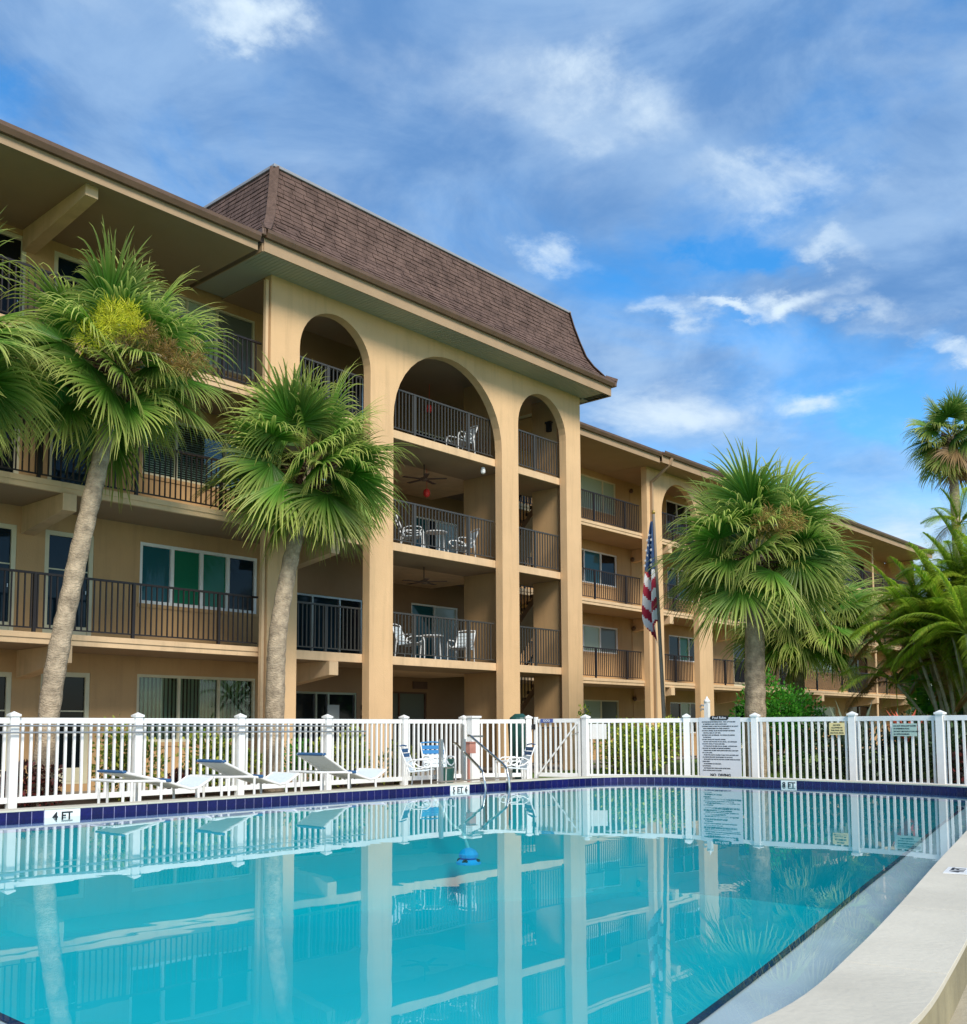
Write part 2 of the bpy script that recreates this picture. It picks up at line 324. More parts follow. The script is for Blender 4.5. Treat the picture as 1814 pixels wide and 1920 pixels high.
bpw = N('ShaderNodeBump', t); bpw.inputs['Strength'].default_value = 1.0; bpw.inputs['Distance'].default_value = 0.0018; t.links.new(n1.outputs[0], bpw.inputs['Height'])
t.links.new(bpw.outputs[0], gg.inputs['Normal']); t.links.new(bpw.outputs[0], lw.inputs['Normal'])
va = N('ShaderNodeVolumeAbsorption', t); va.inputs['Color'].default_value = (0.0, 0.96, 0.99, 1); va.inputs['Density'].default_value = 0.22
ow = N('ShaderNodeOutputMaterial', t); t.links.new(ms.outputs[0], ow.inputs[0]); t.links.new(va.outputs[0], ow.inputs['Volume'])

# ------------------------------------------------------------------ pool, deck, ground
def catmull(P, k=6):
    out = []; n = len(P)
    for i in range(n):
        p0, p1, p2, p3 = [Vector(P[(i + j) % n]) for j in (-1, 0, 1, 2)]
        for q in range(k):
            u = q / k; out.append(0.5 * ((2 * p1) + (p2 - p0) * u + (2 * p0 - 5 * p1 + 4 * p2 - p3) * u * u + (3 * p1 - p0 - 3 * p2 + p3) * u ** 3))
    return out
PP = [(2.9, 1.64), (3.57, 1.65), (4.43, 1.80), (5.65, 2.05), (7.9, 2.54), (9.83, 2.95), (12.9, 3.62), (15.6, 4.18), (17.0, 4.55), (17.70, 5.4), (17.93, 7.0),
      (17.97, 8.86), (17.9, 10.3), (17.5, 11.30), (16.7, 11.85), (15.6, 12.08), (13.5, 12.27), (11.4, 12.40), (8.25, 12.52), (5.36, 12.64), (3.2, 12.68), (1.95, 12.45), (1.50, 11.7), (1.46, 9.0), (1.43, 6.0), (1.40, 4.3), (1.40, 3.0), (1.58, 2.05), (2.15, 1.66)]
OUT = catmull([(a, b, 0) for a, b in PP], 6)
def resample(pts, step):
    n = len(pts); Ls = [0]
    for i in range(n): Ls.append(Ls[-1] + (pts[(i + 1) % n] - pts[i]).length)
    tot = Ls[-1]; m = round(tot / step); res = []; i = 0
    for q in range(m):
        d = tot * q / m
        while Ls[i + 1] < d: i += 1
        f = (d - Ls[i]) / max(1e-9, Ls[i + 1] - Ls[i]); res.append(pts[i].lerp(pts[(i + 1) % n], f))
    return res
RS = resample(OUT, 0.1524)
def offset(pts, d):
    n = len(pts); r = []
    for i in range(n):
        tn = (pts[(i + 1) % n] - pts[i - 1]).normalized(); r.append(pts[i] + Vector((tn.y, -tn.x, 0)) * d)   # outward for a counter-clockwise loop
    return r
WZ = 0.13; CZ = 0.245
CO = offset(RS, 0.385)
nR = len(RS)
# basin walls + floor
mb = MB(); mb.smooth = False
def fz(p): return -1.15 - 0.9 * max(0, min(1, (p.x - 4) / 12))
inner = offset(RS, -0.012)
vv = [(p.x, p.y, CZ - 0.03) for p in RS] + [(p.x, p.y, fz(p)) for p in RS]
mb.add(vv, [(i, i + nR, (i + 1) % nR + nR, (i + 1) % nR) for i in range(nR)])
mb.add([(p.x, p.y, fz(p)) for p in RS], [tuple(range(nR))])
pool = part('pool', mb, plaster, None); pool['kind'] = 'structure'; pool['label'] = 'turquoise swimming pool basin with navy waterline tiles'
# triangulated floor follows the slope
# shelf along the near and left sides
sh_idx = [i for i, p in enumerate(RS) if (p.y < 4.75 and p.x > 1.5) or p.x < 2.0]
mb = MB(); inn = offset(RS, -0.60)
def shelf_w(p): return 0.5
for i in range(nR):
    j = (i + 1) % nR
    if i in sh_idx and j in sh_idx:
        a, b, c, d = RS[i], RS[j], inn[j], inn[i]
        mb.add([(a.x, a.y, -0.03), (b.x, b.y, -0.03), (c.x, c.y, -0.03), (d.x, d.y, -0.03), (c.x, c.y, -0.6), (d.x, d.y, -0.6)], [(0, 1, 2, 3), (3, 2, 4, 5)])
part('shelf', mb, shelfm, pool)
mb = MB(); e1 = offset(RS, -0.56); e2 = offset(RS, -0.606)
for i in range(nR):
    j = (i + 1) % nR
    if i in sh_idx and j in sh_idx:
        a, b, c, d = e1[i], e1[j], e2[j], e2[i]
        mb.add([(a.x, a.y, -0.022), (b.x, b.y, -0.022), (c.x, c.y, -0.022), (d.x, d.y, -0.022), (c.x, c.y, -0.07), (d.x, d.y, -0.07)], [(0, 1, 2, 3), (3, 2, 4, 5)])
part('shelf_edge_tile', mb, tilem, pool)
# waterline band: grout ring, then every tile
mb = MB(); g1 = offset(RS, -0.006)
mb.add([(p.x, p.y, CZ - 0.022) for p in g1] + [(p.x, p.y, -0.02) for p in g1], [(i, i + nR, (i + 1) % nR + nR, (i + 1) % nR) for i in range(nR)])
part('grout_band', mb, grout, pool)
mb = MB(); ga_, gb_ = offset(RS, 0.0), offset(RS, 0.36)
mb.add([(p.x, p.y, CZ - .028) for p in ga_] + [(p.x, p.y, CZ - .028) for p in gb_], [(i, i + nR, (i + 1) % nR + nR, (i + 1) % nR) for i in range(nR)]); part('coping_bed', mb, mat('dark_joint_mortar', (.12, .11, .09), .95), pool)
MARK = {}                                   # depth markers replace a run of tiles
tile_me = MB().box(-0.0712, 0.0712, -0.007, 0.007, -0.0735, 0.0735).mesh('tile', tilem)
def nearest(x, y): return min(range(nR), key=lambda i: (RS[i] - Vector((x, y, 0))).length)
mk = [(nearest(6.32, 12.6), 3, '4 FT'), (nearest(13.3, 12.29), 3, '5 FT 6'), (nearest(17.97, 8.35), 2, '8 FT')]
skip = set()
for i0, w, txt in mk:
    for q in range(w): skip.add((i0 + q) % nR)
for i in range(nR):
    if i in skip: continue
    a, b = RS[i], RS[(i + 1) % nR]; m = (a + b) / 2; tn = (b - a).normalized(); nrm = Vector((-tn.y, tn.x, 0))
    if m.y < 3.0 and m.x > 1.9 and i % 1 == 0 and False: continue
    o = bpy.data.objects.new('tile', tile_me); link(o, pool, tuple(m + nrm * 0.008 + Vector((0, 0, CZ - 0.022 - 0.078 + uni(-.001, .001)))))
    o.rotation_euler = (0, 0, math.atan2(tn.y, tn.x))
# water
mb = MB(); wr = offset(RS, 0.004)
mb.prism([(p.x, p.y) for p in wr], -2.4, WZ)
water = part('water', mb, wm, None); water['kind'] = 'structure'; water['label'] = 'still turquoise pool water mirroring the building'
# floor slope: rebuild basin floor with triangles
bm = bmesh.new(); bm.from_mesh(pool.data); bmesh.ops.triangulate(bm, faces=[f for f in bm.faces if len(f.verts) > 4]); bm.to_mesh(pool.data); bm.free()
# coping stones
mb = MB()
cuts = [0]; 
while cuts[-1] < nR - 12: cuts.append(cuts[-1] + random.choice((9, 10, 11)))
cuts.append(nR)
for a, b in zip(cuts[:-1], cuts[1:]):
    m = MB(); ii = list(range(a, b + 1)); k = len(ii)
    ins = offset(RS, -0.018)
    vs_ = []
    for q, i in enumerate(ii):
        e = 0.0
        pi, po = ins[i % nR], CO[i % nR]
        if q == 0: t2 = (RS[(i + 1) % nR] - RS[i % nR]).normalized() * 0.0035; pi = pi + t2; po = po + t2
        if q == k - 1: t2 = (RS[i % nR] - RS[(i - 1) % nR]).normalized() * 0.0035; pi = pi - t2; po = po - t2
        vs_ += [(pi.x, pi.y, CZ - 0.022), (pi.x, pi.y, CZ), (po.x, po.y, CZ - 0.006), (po.x, po.y, CZ - 0.032)]
    fs_ = []
    for q in range(k - 1):
        o0 = q * 4
        for e in range(4): fs_.append((o0 + e, o0 + (e + 1) % 4, o0 + 4 + (e + 1) % 4, o0 + 4 + e))
    fs_ += [(3, 2, 1, 0), (k * 4 - 4, k * 4 - 3, k * 4 - 2, k * 4 - 1)]
    m.add(vs_, fs_); part('coping_stone', m, copem, pool, bev=0.002)
# raised kerb body under the coping, outside the basin
mb = MB(); body = offset(RS, 0.37)
mb.add([(p.x, p.y, CZ - 0.03) for p in body] + [(p.x, p.y, -0.05) for p in body], [(i, (i + 1) % nR, (i + 1) % nR + nR, i + nR) for i in range(nR)])
part('kerb_wall', mb, mat('kerb_render', (0.27, 0.235, 0.14), 0.9, nscale=1.6, namp=0.3, bump=0.5, bscale=20, streak=0.3), pool)
# depth markers on the waterline
for i0, w, txt in mk:
    a = RS[i0]; b = RS[(i0 + w) % nR]; m = (a + b) / 2; tn = (b - a).normalized(); nrm = Vector((-tn.y, tn.x, 0)); Wd = (b - a).length - 0.006
    b_ = MB(); base = m + nrm * 0.010
    for q in range(1): pass
    mm = MB().box(-Wd / 2, Wd / 2, -0.010, 0.010, -0.088, 0.083); me = mm.mesh('depth_marker', markw)
    o = bpy.data.objects.new('depth_marker', me); link(o, pool, tuple(base + Vector((0, 0, CZ - 0.108)))); o.rotation_euler = (0, 0, math.atan2(tn.y, tn.x))
    me = text_mesh(txt, 0.15, ink, 'marker_lettering', 0.0035, 0.0015)
    xd = -tn; R = Matrix((xd, Z, xd.cross(Z))).transposed().to_4x4(); me.transform(Matrix.Diagonal((0.92, 0.92, 1, 1))); me.transform(R)
    p = base + nrm * 0.0122; lo = part('marker_lettering', me, ink, o); lo.parent = o
    # child of a rotated parent: place with the inverse of the parent's turn
    lo.matrix_parent_inverse = Matrix.Rotation(-math.atan2(tn.y, tn.x), 4, 'Z'); lo.location = Matrix.Rotation(0, 4, 'Z') @ (p - base)
mm = MB().box(-0.16, 0.16, -0.08, 0.08, 0, 0.006); ang = math.atan2(0.19, 1.0)
o = bpy.data.objects.new('coping_depth_marker', mm.mesh('coping_depth_marker', markw)); link(o, pool, (7.36, 2.26, CZ - 0.001)); o.rotation_euler = (0, 0, ang)
me = text_mesh('4 FT', 0.12, ink, 'marker_lettering', 0.003, 0.001); xd = Vector((math.cos(ang), math.sin(ang), 0)); me.transform(Matrix((xd, Z.cross(xd), Z)).transposed().to_4x4())
part('marker_lettering', me, ink, pool, loc=(7.36, 2.26, CZ + 0.0065))

def sheet(name, outer, hole, z, m):
    bm = bmesh.new(); es = []
    for loop in (outer, hole):
        if not loop: continue
        vs2 = [bm.verts.new((p[0], p[1], z)) for p in loop]
        for i in range(len(vs2)): es.append(bm.edges.new((vs2[i], vs2[(i + 1) % len(vs2)])))
    bmesh.ops.triangle_fill(bm, edges=es, use_beauty=True)
    for f in bm.faces:
        if f.normal.z < 0: f.normal_flip()
    me = bpy.data.meshes.new(name); bm.to_mesh(me); bm.free(); me.materials.append(m)
    o = bpy.data.objects.new(name, me); COL.objects.link(o); o['kind'] = 'structure'; return o
DX0, DX1, DY0, DY1 = -3, 19.6, -4, 15.95
deck = sheet('pool_deck', [(DX0, DY0), (DX1, DY0), (DX1, 14.2), (18.9, DY1), (DX0, DY1)], [(p.x, p.y) for p in offset(RS, 0.355)], 0.02, deckm)
ground = sheet('ground', [(-900, -900), (900, -900), (900, 900), (-900, 900)], [(DX0 + .3, DY0 + .3), (DX1 - .3, DY0 + .3), (DX1 - .3, 14.0), (18.7, DY1 - .3), (DX0 + .3, DY1 - .3)], -0.02, grass)
bed = sheet('planting_bed', [(-2.9, 16.0), (18.8, 16.0), (18.8, 17.35), (-2.9, 17.35)], None, 0.0, mulch)
bed2 = sheet('planting_bed', [(20.0, 3.0), (24.5, 3.0), (24.5, 9.2), (20.0, 9.2)], None, 0.0, mulch)
walk = sheet('walkway', [(-2.9, 17.4), (27.0, 17.4), (27.0, 20.0), (63, 20.0), (63, 22.3), (-2.9, 22.3)], None, 0.012, mat('walkway_concrete', (0.26, 0.22, 0.17), 0.9, nscale=1.5, namp=0.12))

# ------------------------------------------------------------------ building
B = thing('apartment_building', 'tan four storey apartment block with arched gallery towers and brown mansard roof behind the pool', 'building', (18, 20, 0))
F = [0.15, 2.94, 5.71, 8.49]                # floor tops
CEIL = 11.0
def wall_boxes(mb, u0, u1, z0, z1, V, th, holes):
    us = sorted({u0, u1} | {h[0] for h in holes} | {h[1] for h in holes}); us = [u for u in us if u0 <= u <= u1]
    for a, b in zip(us[:-1], us[1:]):
        hs2 = sorted([(h[2], h[3]) for h in holes if h[0] <= a + 1e-6 and h[1] >= b - 1e-6]); z = z0
        for h0, h1 in hs2:
            if h0 > z + 1e-6: mb.box(a, b, V, V + th, z, h0)
            z = max(z, h1)
        if z < z1: mb.box(a, b, V, V + th, z, z1)
PANES = []
def window(u0, u1, z0, z1, V, fr_mat, panes, name='window', fw=0.05, sill=True, mids=0.05, hbar=None):
    """panes: list of (fraction, kind)"""
    mb = MB(); y0, y1 = V - 0.012, V + 0.07
    mb.box(u0, u1, y0, y1, z1 - fw, z1).box(u0, u1, y0, y1, z0, z0 + fw).box(u0, u0 + fw, y0, y1, z0 + fw, z1 - fw).box(u1 - fw, u1, y0, y1, z0 + fw, z1 - fw)
    w = part(name, mb, fr_mat, B); x = u0 + fw; Wn = u1 - u0 - 2 * fw; tot = sum(p[0] for p in panes)
    for k, (fr_, kd) in enumerate(panes):
        x2 = x + Wn * fr_ / tot
        a, b = x + 0.0, x2
        if k < len(panes) - 1: part('mullion', MB().box(x2 - mids / 2, x2 + mids / 2, y0 + 0.002, y1 - 0.01, z0 + fw, z1 - fw), fr_mat, w)
        if hbar: part('bar', MB().box(a, b, y0 + 0.01, y1 - 0.012, hbar, hbar + 0.025), fr_mat, w)
        if kd in ('blind', 'louvre'):
            if kd == 'blind':
                bl = MB(); nb = max(3, int((b - a) / 0.09))
                for q in range(nb):
                    xx = a + (b - a) * (q + 0.5) / nb; hw = 0.036; d = 0.018 * (1 if rnd() > .15 else .5)
                    bl.add([(xx - hw, V + 0.13 - d, z0), (xx + hw, V + 0.13 + d, z0), (xx + hw, V + 0.13 + d, z1), (xx - hw, V + 0.13 - d, z1)], [(0, 1, 2, 3)])
                part('blind', bl, blindm, w)
            else:
                bl = MB(); nb = int((z1 - z0) / 0.05)
                for q in range(nb):
                    zq = z0 + (z1 - z0) * (q + .5) / nb
                    bl.add([(a, V + 0.10, zq - .016), (b, V + 0.10, zq - .016), (b, V + 0.13, zq + .018), (a, V + 0.13, zq + .018)], [(0, 1, 2, 3)])
                part('blind', bl, louvm, w)
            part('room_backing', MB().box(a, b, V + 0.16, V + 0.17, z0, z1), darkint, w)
            part('pane', MB().box(a, b, V + 0.045, V + 0.05, z0 + fw, z1 - fw), CLEAR, w)
        else:
            part('pane', MB().box(a, b, V + 0.04, V + 0.05, z0 + fw, z1 - fw), GL[kd], w)
        x = x2
    if sill: part('sill', MB().box(u0 - 0.04, u1 + 0.04, V - 0.05, V + 0.0, z0 - 0.085, z0 - 0.003), wallm, w)
    return w
cl = bpy.data.materials.new('clear_window_glass'); cl.use_nodes = True; t = cl.node_tree; t.nodes.clear()
f_ = N('ShaderNodeFresnel', t); f_.inputs[0].default_value = 1.5; tp = N('ShaderNodeBsdfTransparent', t); tp.inputs[0].default_value = (0.82, 0.9, 0.86, 1); g_ = N('ShaderNodeBsdfGlossy', t); g_.inputs['Roughness'].default_value = 0.02
m_ = N('ShaderNodeMixShader', t); t.links.new(f_.outputs[0], m_.inputs[0]); t.links.new(tp.outputs[0], m_.inputs[1]); t.links.new(g_.outputs[0], m_.inputs[2]); o_ = N('ShaderNodeOutputMaterial', t); t.links.new(m_.outputs[0], o_.inputs[0]); CLEAR = cl
def door(u0, u1, zf, V, kind='dark', fm=None, glass=True, h=2.16):
    fm = fm or cream; z1 = zf + h; fw = 0.09; zf += 0.004
    mb = MB(); y0, y1 = V - 0.014, V + 0.07
    mb.box(u0, u1, y0, y1, z1 - fw, z1).box(u0, u0 + fw, y0, y1, zf, z1 - fw).box(u1 - fw, u1, y0, y1, zf, z1 - fw)
    d = part('door', mb, fm, B)
    if glass:
        part('lower_panel', MB().box(u0 + fw, u1 - fw, V + 0.02, V + 0.06, zf, zf + 0.32).box(u0 + fw + .06, u1 - fw - .06, V + 0.012, V + 0.021, zf + 0.06, zf + 0.26), fm, d)
        part('pane', MB().box(u0 + fw, u1 - fw, V + 0.03, V + 0.045, zf + 0.32, z1 - fw), GL[kind], d)
        part('bar', MB().box(u0 + fw, u1 - fw, V + 0.015, V + 0.03, zf + 1.42, zf + 1.445), fm, d)
    else:
        part('leaf_panel', MB().box(u0 + fw, u1 - fw, V + 0.02, V + 0.06, zf, z1 - fw), bluedoor if kind == 'blue' else brownp, d)
    part('handle', MB().box(u1 - fw - 0.055, u1 - fw - 0.04, V - 0.01, V + 0.03, zf + 0.98, zf + 1.05), galv, d)
    return d
intm = mat('shade_darkened_interior', (0.27, 0.17, 0.095), 0.9, spec=0.2, nscale=1.1, namp=0.08)  # tan darkened so the shade inside the arches sits in the colour
def gallery_wall(name, u0, u1, V, items, mat_=None, floors=range(4)):
    """items[f] = list of ('w'|'d', args)"""
    holes = []
    for f in floors:
        for it in items.get(f, []):
            if it[0] == 'w': holes.append((it[1], it[2], it[3], it[4]))
            else: holes.append((it[1], it[2], F[f], F[f] + it[3]))
    mb = MB(); wall_boxes(mb, u0, u1, 0, CEIL + 0.2, V, 0.2, holes)
    part(name, mb, mat_ or wallm, B)
    for f in floors:
        for it in items.get(f, []):
            if it[0] == 'w': window(it[1], it[2], it[3], it[4], V + 0.03, it[5], it[6], **(it[7] if len(it) > 7 else {}))
            else: door(it[1], it[2], F[f], V + 0.03, it[4], h=it[3], **(it[5] if len(it) > 5 else {}))
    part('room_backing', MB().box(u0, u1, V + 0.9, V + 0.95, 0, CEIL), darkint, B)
VW, VS, VR = 19.4, 17.755, 17.83            # gallery wall, slab front, railing line of the near wing
dk = 'dark'
items = {
 0: [('d', 7.2, 8.33, 2.16, 'dark'), ('d', 8.88, 9.88, 2.2, 'dark'), ('w', 10.9, 13.86, 0.95, 2.37, cream, [(1, 'blind'), (1.05, 'blind'), (0.95, 'blind')], dict(fw=.06)), ('w', 4.0, 6.4, 0.95, 2.37, cream, [(1, 'blind'), (1, 'blind')])],
 1: [('d', 7.2, 8.33, 2.19, 'navy'), ('d', 8.88, 9.88, 2.19, 'navy'), ('w', 10.9, 13.86, 3.86, 5.16, white, [(.74, 'teal'), (.76, 'green'), (.72, 'green'), (.74, 'navy')], dict(fw=.07, mids=.085)), ('w', 4.0, 6.4, 3.86, 5.16, white, [(1, 'teal'), (1, 'navy')])],
 2: [('d', 7.2, 8.33, 2.19, 'dark'), ('d', 8.88, 9.88, 2.19, 'navy'), ('w', 10.9, 13.86, 6.62, 7.93, cream, [(.74, 'louvre'), (1.2, 'louvre'), (.8, 'louvre')]), ('w', 4.0, 6.4, 6.62, 7.93, cream, [(1, 'louvre'), (1, 'louvre')])],
 3: [('d', 7.2, 8.33, 2.36, 'dark'), ('d', 8.88, 9.88, 2.3, 'navy'), ('w', 10.9, 13.7, 9.38, 10.78, cream, [(1, 'pale'), (.8, 'pale'), (1.0, 'grey')]), ('w', 4.0, 6.4, 9.38, 10.78, cream, [(1, 'pale'), (1, 'grey')])]}
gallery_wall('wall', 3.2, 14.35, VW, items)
items = {0: [('w', 14.75, 16.92, 0.2, 2.11, galv, [(1, 'dark'), (.45, 'dark'), (1.0, 'dark')], dict(sill=False))],
         1: [('w', 14.6, 17.1, F[1] + .02, 4.48, galv, [(1, 'navy'), (1, 'navy'), (.8, 'dark')], dict(sill=False))],
         2: [('w', 14.6, 17.1, F[2] + .02, 7.4, galv, [(1, 'dark'), (1, 'dark')], dict(sill=False))],
         3: [('w', 14.6, 17.1, F[3] + .02, 10.3, galv, [(1, 'dark'), (1, 'dark')], dict(sill=False))]}
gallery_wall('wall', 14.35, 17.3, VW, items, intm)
items = {0: [('d', 19.0, 19.85, 2.1, 'blue', dict(glass=False, fm=brownp)), ('w', 20.2, 21.9, 0.2, 2.3, brownp, [(.5, 'grey'), (1, 'grey')], dict(sill=False))],
         1: [('d', 18.6, 19.5, 2.1, 'brown', dict(glass=False, fm=brownp)), ('w', 21.25, 23.3, F[1] + .02, 5.0, white, [(1, 'teal'), (1, 'sky')], dict(sill=False))],
         2: [('d', 18.6, 19.5, 2.1, 'brown', dict(glass=False, fm=brownp)), ('w', 21.25, 23.3, F[2] + .02, 7.7, white, [(.8, 'teal'), (.4, 'navy'), (1, 'sky')], dict(sill=False))],
         3: [('w', 21.25, 23.3, F[3] + .02, 10.4, white, [(1, 'dark'), (1, 'dark')], dict(sill=False))]}
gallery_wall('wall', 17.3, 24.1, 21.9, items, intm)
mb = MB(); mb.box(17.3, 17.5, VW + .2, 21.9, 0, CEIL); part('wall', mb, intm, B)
for f in range(4):
    zt = F[f + 1] - 0.2 if f < 3 else CEIL
    part('partition_wall', MB().box(20.95, 21.12, 18.15, 19.45, F[f] + .002, zt - .002), wallm, B)
    part('partition_wall', MB().box(23.42, 23.62, 17.98, 18.92, F[f] + .002, zt - .002), wallm, B)
# slabs with a two step edge
def slab(u0, u1, v0, v1, ztop, step=True, name='gallery_slab'):
    mb = MB(); mb.box(u0, u1, v0, v1, ztop - 0.2, ztop)
    part(name, mb, trim, B, bev=0.006)
    if step: part('slab_drip_edge', MB().box(u0, u1, v0 - 0.022, v0 - 0.002, ztop - 0.10, ztop + 0.0), trim, B, bev=0.004)
for f in (1, 2, 3):
    slab(3.2, 12.95, VS, VW, F[f]); slab(12.953, 24.1, VS + 0.01, VW, F[f], step=False); slab(17.5, 22.1, VW + .003, 21.9, F[f], step=False)
# underside finish of the slabs (painted soffit) is a separate thin sheet
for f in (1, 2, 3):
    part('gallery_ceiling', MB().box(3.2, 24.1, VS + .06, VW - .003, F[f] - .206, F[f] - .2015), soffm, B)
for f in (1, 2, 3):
    part('added_dark_floor', MB().box(3.2, 24.1, VS + .05, VW - .003, F[f] + .001, F[f] + .004), floorm, B); part('added_dark_floor', MB().box(17.5, 24.1, VW + .003, 21.89, F[f] + .001, F[f] + .004), floorm, B)  # dark floor sheets added to cut light bounced up to the ceilings
# brackets, deeper at the wall
def bracket(u, v0, v1, zt, zb0, zb1, w=0.26):
    mb = MB(); mb.add([(u, v0, zb0), (u + w, v0, zb0), (u + w, v1, zb1), (u, v1, zb1), (u, v0, zt), (u + w, v0, zt), (u + w, v1, zt), (u, v1, zt)],
                      [(0, 3, 2, 1), (4, 5, 6, 7), (0, 1, 5, 4), (1, 2, 6, 5), (2, 3, 7, 6), (3, 0, 4, 7)])
    part('bracket', mb, trim, B, bev=0.006)
for f in (1, 2, 3):
    for u in (8.4, 14.62): bracket(u, 17.70, VW, F[f] - .208, F[f] - 0.52, F[f] - 0.74)
bracket(8.24, 16.86, VW, CEIL - .003, 10.76, 10.55, .24)
# screen walls with arches
def screen(u0, cols, openings, V, th, ztop, arch_top, zs=None):
    mb = MB(); u = u0; n = 20
    edges = []
    for c, o in zip(cols, openings + [0]):
        mb.box(u, u + c, V, V + th, 0, ztop); u += c
        if o:
            r = o / 2; cu = u + r; sp_ = arch_top - r
            pts = [(cu - r * math.cos(math.pi * k / n), sp_ + r * math.sin(math.pi * k / n)) for k in range(n + 1)]
            for (xa, za), (xb, zb) in zip(pts[:-1], pts[1:]):
                mb.add([(xa, V, za), (xb, V, zb), (xb, V, ztop), (xa, V, ztop), (xa, V + th, za), (xb, V + th, zb), (xb, V + th, ztop), (xa, V + th, ztop)],
                       [(0, 1, 2, 3), (7, 6, 5, 4), (4, 5, 1, 0)])
            edges.append((u, u + o)); u += o
    part('arcade_wall', mb, stucco, B); return edges
TOWER = screen(12.77, [0.74, 2.86 - 0.0, 0, 0][:0] + [0.78, 0.74, 0.69, 0.70], [2.09, 4.00, 2.18], 17.51, 0.24, CEIL + .12, 10.67)
T2 = screen(32.16, [1.03, 1.07], [2.63], 20.45, 0.24, CEIL + .12, 10.72)
# far wing behind: gallery wall, slabs
VW2, VS2, VR2 = 22.35, 20.70, 20.78
items = {}
tops = [2.25, 5.06, 7.93, 10.8]
for f in range(4):
    zf = F[f]; L_ = []
    bot = [1.0, 4.05, 6.66, 9.5][f]
    L_.append(('w', 29.4, 32.9, bot, tops[f], white if f == 1 or f == 2 else cream, {0: [(1, 'pale'), (.9, 'pale'), (.9, 'grey')], 1: [(1, 'grey'), (.9, 'pale'), (.9, 'grey')], 2: [(1.2, 'dark'), (1, 'teal'), (.9, 'dark')], 3: [(2.3, 'pale'), (.7, 'pale')]}[f]))
    L_.append(('d', 34.9, 35.9, 2.1, 'dark'))
    L_.append(('w', 36.65, 39.2, bot - .05, tops[f], white, [(1, 'dark' if f == 3 else 'navy'), (.9, 'pale' if f == 0 else ('dark' if f == 3 else 'green')), (1, 'dark')]))
    L_.append(('d', 42.2, 43.5, 2.1, 'navy')); L_.append(('d', 46.8, 47.8, 2.1, 'dark')); L_.append(('d', 48.4, 49.4, 2.1, 'dark'))
    L_.append(('w', 50.7, 53.5, bot, tops[f], cream, [(1, 'pale'), (1, 'pale')]))
    L_.append(('w', 55.2, 58.2, zf + .02, zf + 2.2, brownp, [(1, 'dark'), (1, 'dark')], dict(sill=False)))
    items[f] = L_
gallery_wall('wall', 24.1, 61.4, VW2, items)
for f in (1, 2, 3):
    slab(24.2, 61.4, VS2, VW2, F[f])
    part('gallery_ceiling', MB().box(24.2, 61.4, VS2 + .05, VW2 - .003, F[f] - .206, F[f] - .2015), soffm, B)
    for u in (33.95, 40.6, 47.8, 54.9, 59.4): bracket(u, 20.64, VW2, F[f] - .208, F[f] - 0.50, F[f] - 0.70)
part('gallery_post', MB().tube([(55.17, 20.74, 0), (55.17, 20.74, CEIL)], 0.06, 8), trim, B)
mb = MB(); mb.box(61.4, 61.6, VS2, VW2 + 6, 0, CEIL); part('wall', mb, wallm, B)
# wall lamps with their conduit on the far wing
for f in range(4):
    z = F[f] + 2.18
    lm = part('wall_lamp', MB().lathe((33.87, VW2 - .09, z), [(0.04, .09), (0.07, .05), (0.085, -.02), (0.04, -.09)], 10), gutm, B)
    part('conduit', MB().tube([(33.87, VW2 - .02, z - .1), (33.87, VW2 - .02, F[f] + .05)], 0.012, 6), wallm, B)
# stair flights in the third bay
for f in range(3):
    z0, z1 = F[f], F[f + 1]
    fl = MB(); n = 14
    for k in range(n):
        va = 21.6 - 2.5 * k / n; vb = 21.6 - 2.5 * (k + 1) / n; za = z0 + (z1 - z0) * k / n; zb = z0 + (z1 - z0) * (k + 1) / n
        fl.box(24.15, 25.1, vb + .001, va, zb - 0.10, zb)
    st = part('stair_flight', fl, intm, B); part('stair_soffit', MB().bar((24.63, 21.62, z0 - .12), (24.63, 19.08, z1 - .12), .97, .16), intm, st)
    rl = MB()
    for k in range(20):
        v = 21.5 - 2.4 * k / 19; zb = z0 + (z1 - z0) * (21.6 - v) / 2.5
        rl.box(24.12, 24.145, v - .012, v + .012, zb, zb + 0.95)
    rl.bar((24.13, 21.5, z0 + 1.05), (24.13, 19.1, z1 + 0.95), .04, .05)
    part('stair_rail', rl, railm, st)
# roof edge: soffit, fascia, gutter
def eave(u0, u1, ve, vwall, zb, zg, vent=False, cap=None):
    mb = MB(); mb.box(u0, u1, ve + .03, vwall, zb, zb + .02)
    so = part('eave_soffit', mb, ventm if vent else soffm, B)
    if vent:
        rb = MB(); k = int((u1 - u0) / 0.10)
        for q in range(k): rb.box(u0 + q * .10, u0 + q * .10 + .012, ve + .04, vwall - .005, zb - .008, zb - .001)
        part('soffit_rib', rb, ventm, so, kind='stuff')
    part('fascia', MB().box(u0, u1, ve, ve + .028, zb - .03, zg - .06), fascm, B, bev=0.004)
    g = MB(); pr = [(0, -.16), (-.075, -.16), (-.12, -.07), (-.125, 0), (-.108, 0), (-.10, -.06), (-.02, -.06), (0, -.005)]
    vs_ = []
    for uu in (u0 - .0, u1): vs_ += [(uu, ve - .003 + p[0], zg + p[1]) for p in pr]
    k = len(pr); g.add(vs_, [(i, (i + 1) % k, (i + 1) % k + k, i + k) for i in range(k)] + [tuple(reversed(range(k))), tuple(range(k, 2 * k))])
    part('gutter', g, gutm, B)
eave(3.2, 11.80, 16.66, VW, CEIL - .03, 11.27)
eave(11.97, 24.40, 16.68, 17.508, CEIL + .02, 11.42, True)
part('eave_soffit', MB().box(12.77, 24.1, 17.752, 21.9, CEIL + .0, CEIL + .03), soffm, B)
eave(24.42, 31.95, 19.72, VW2, CEIL + .03, 11.38)
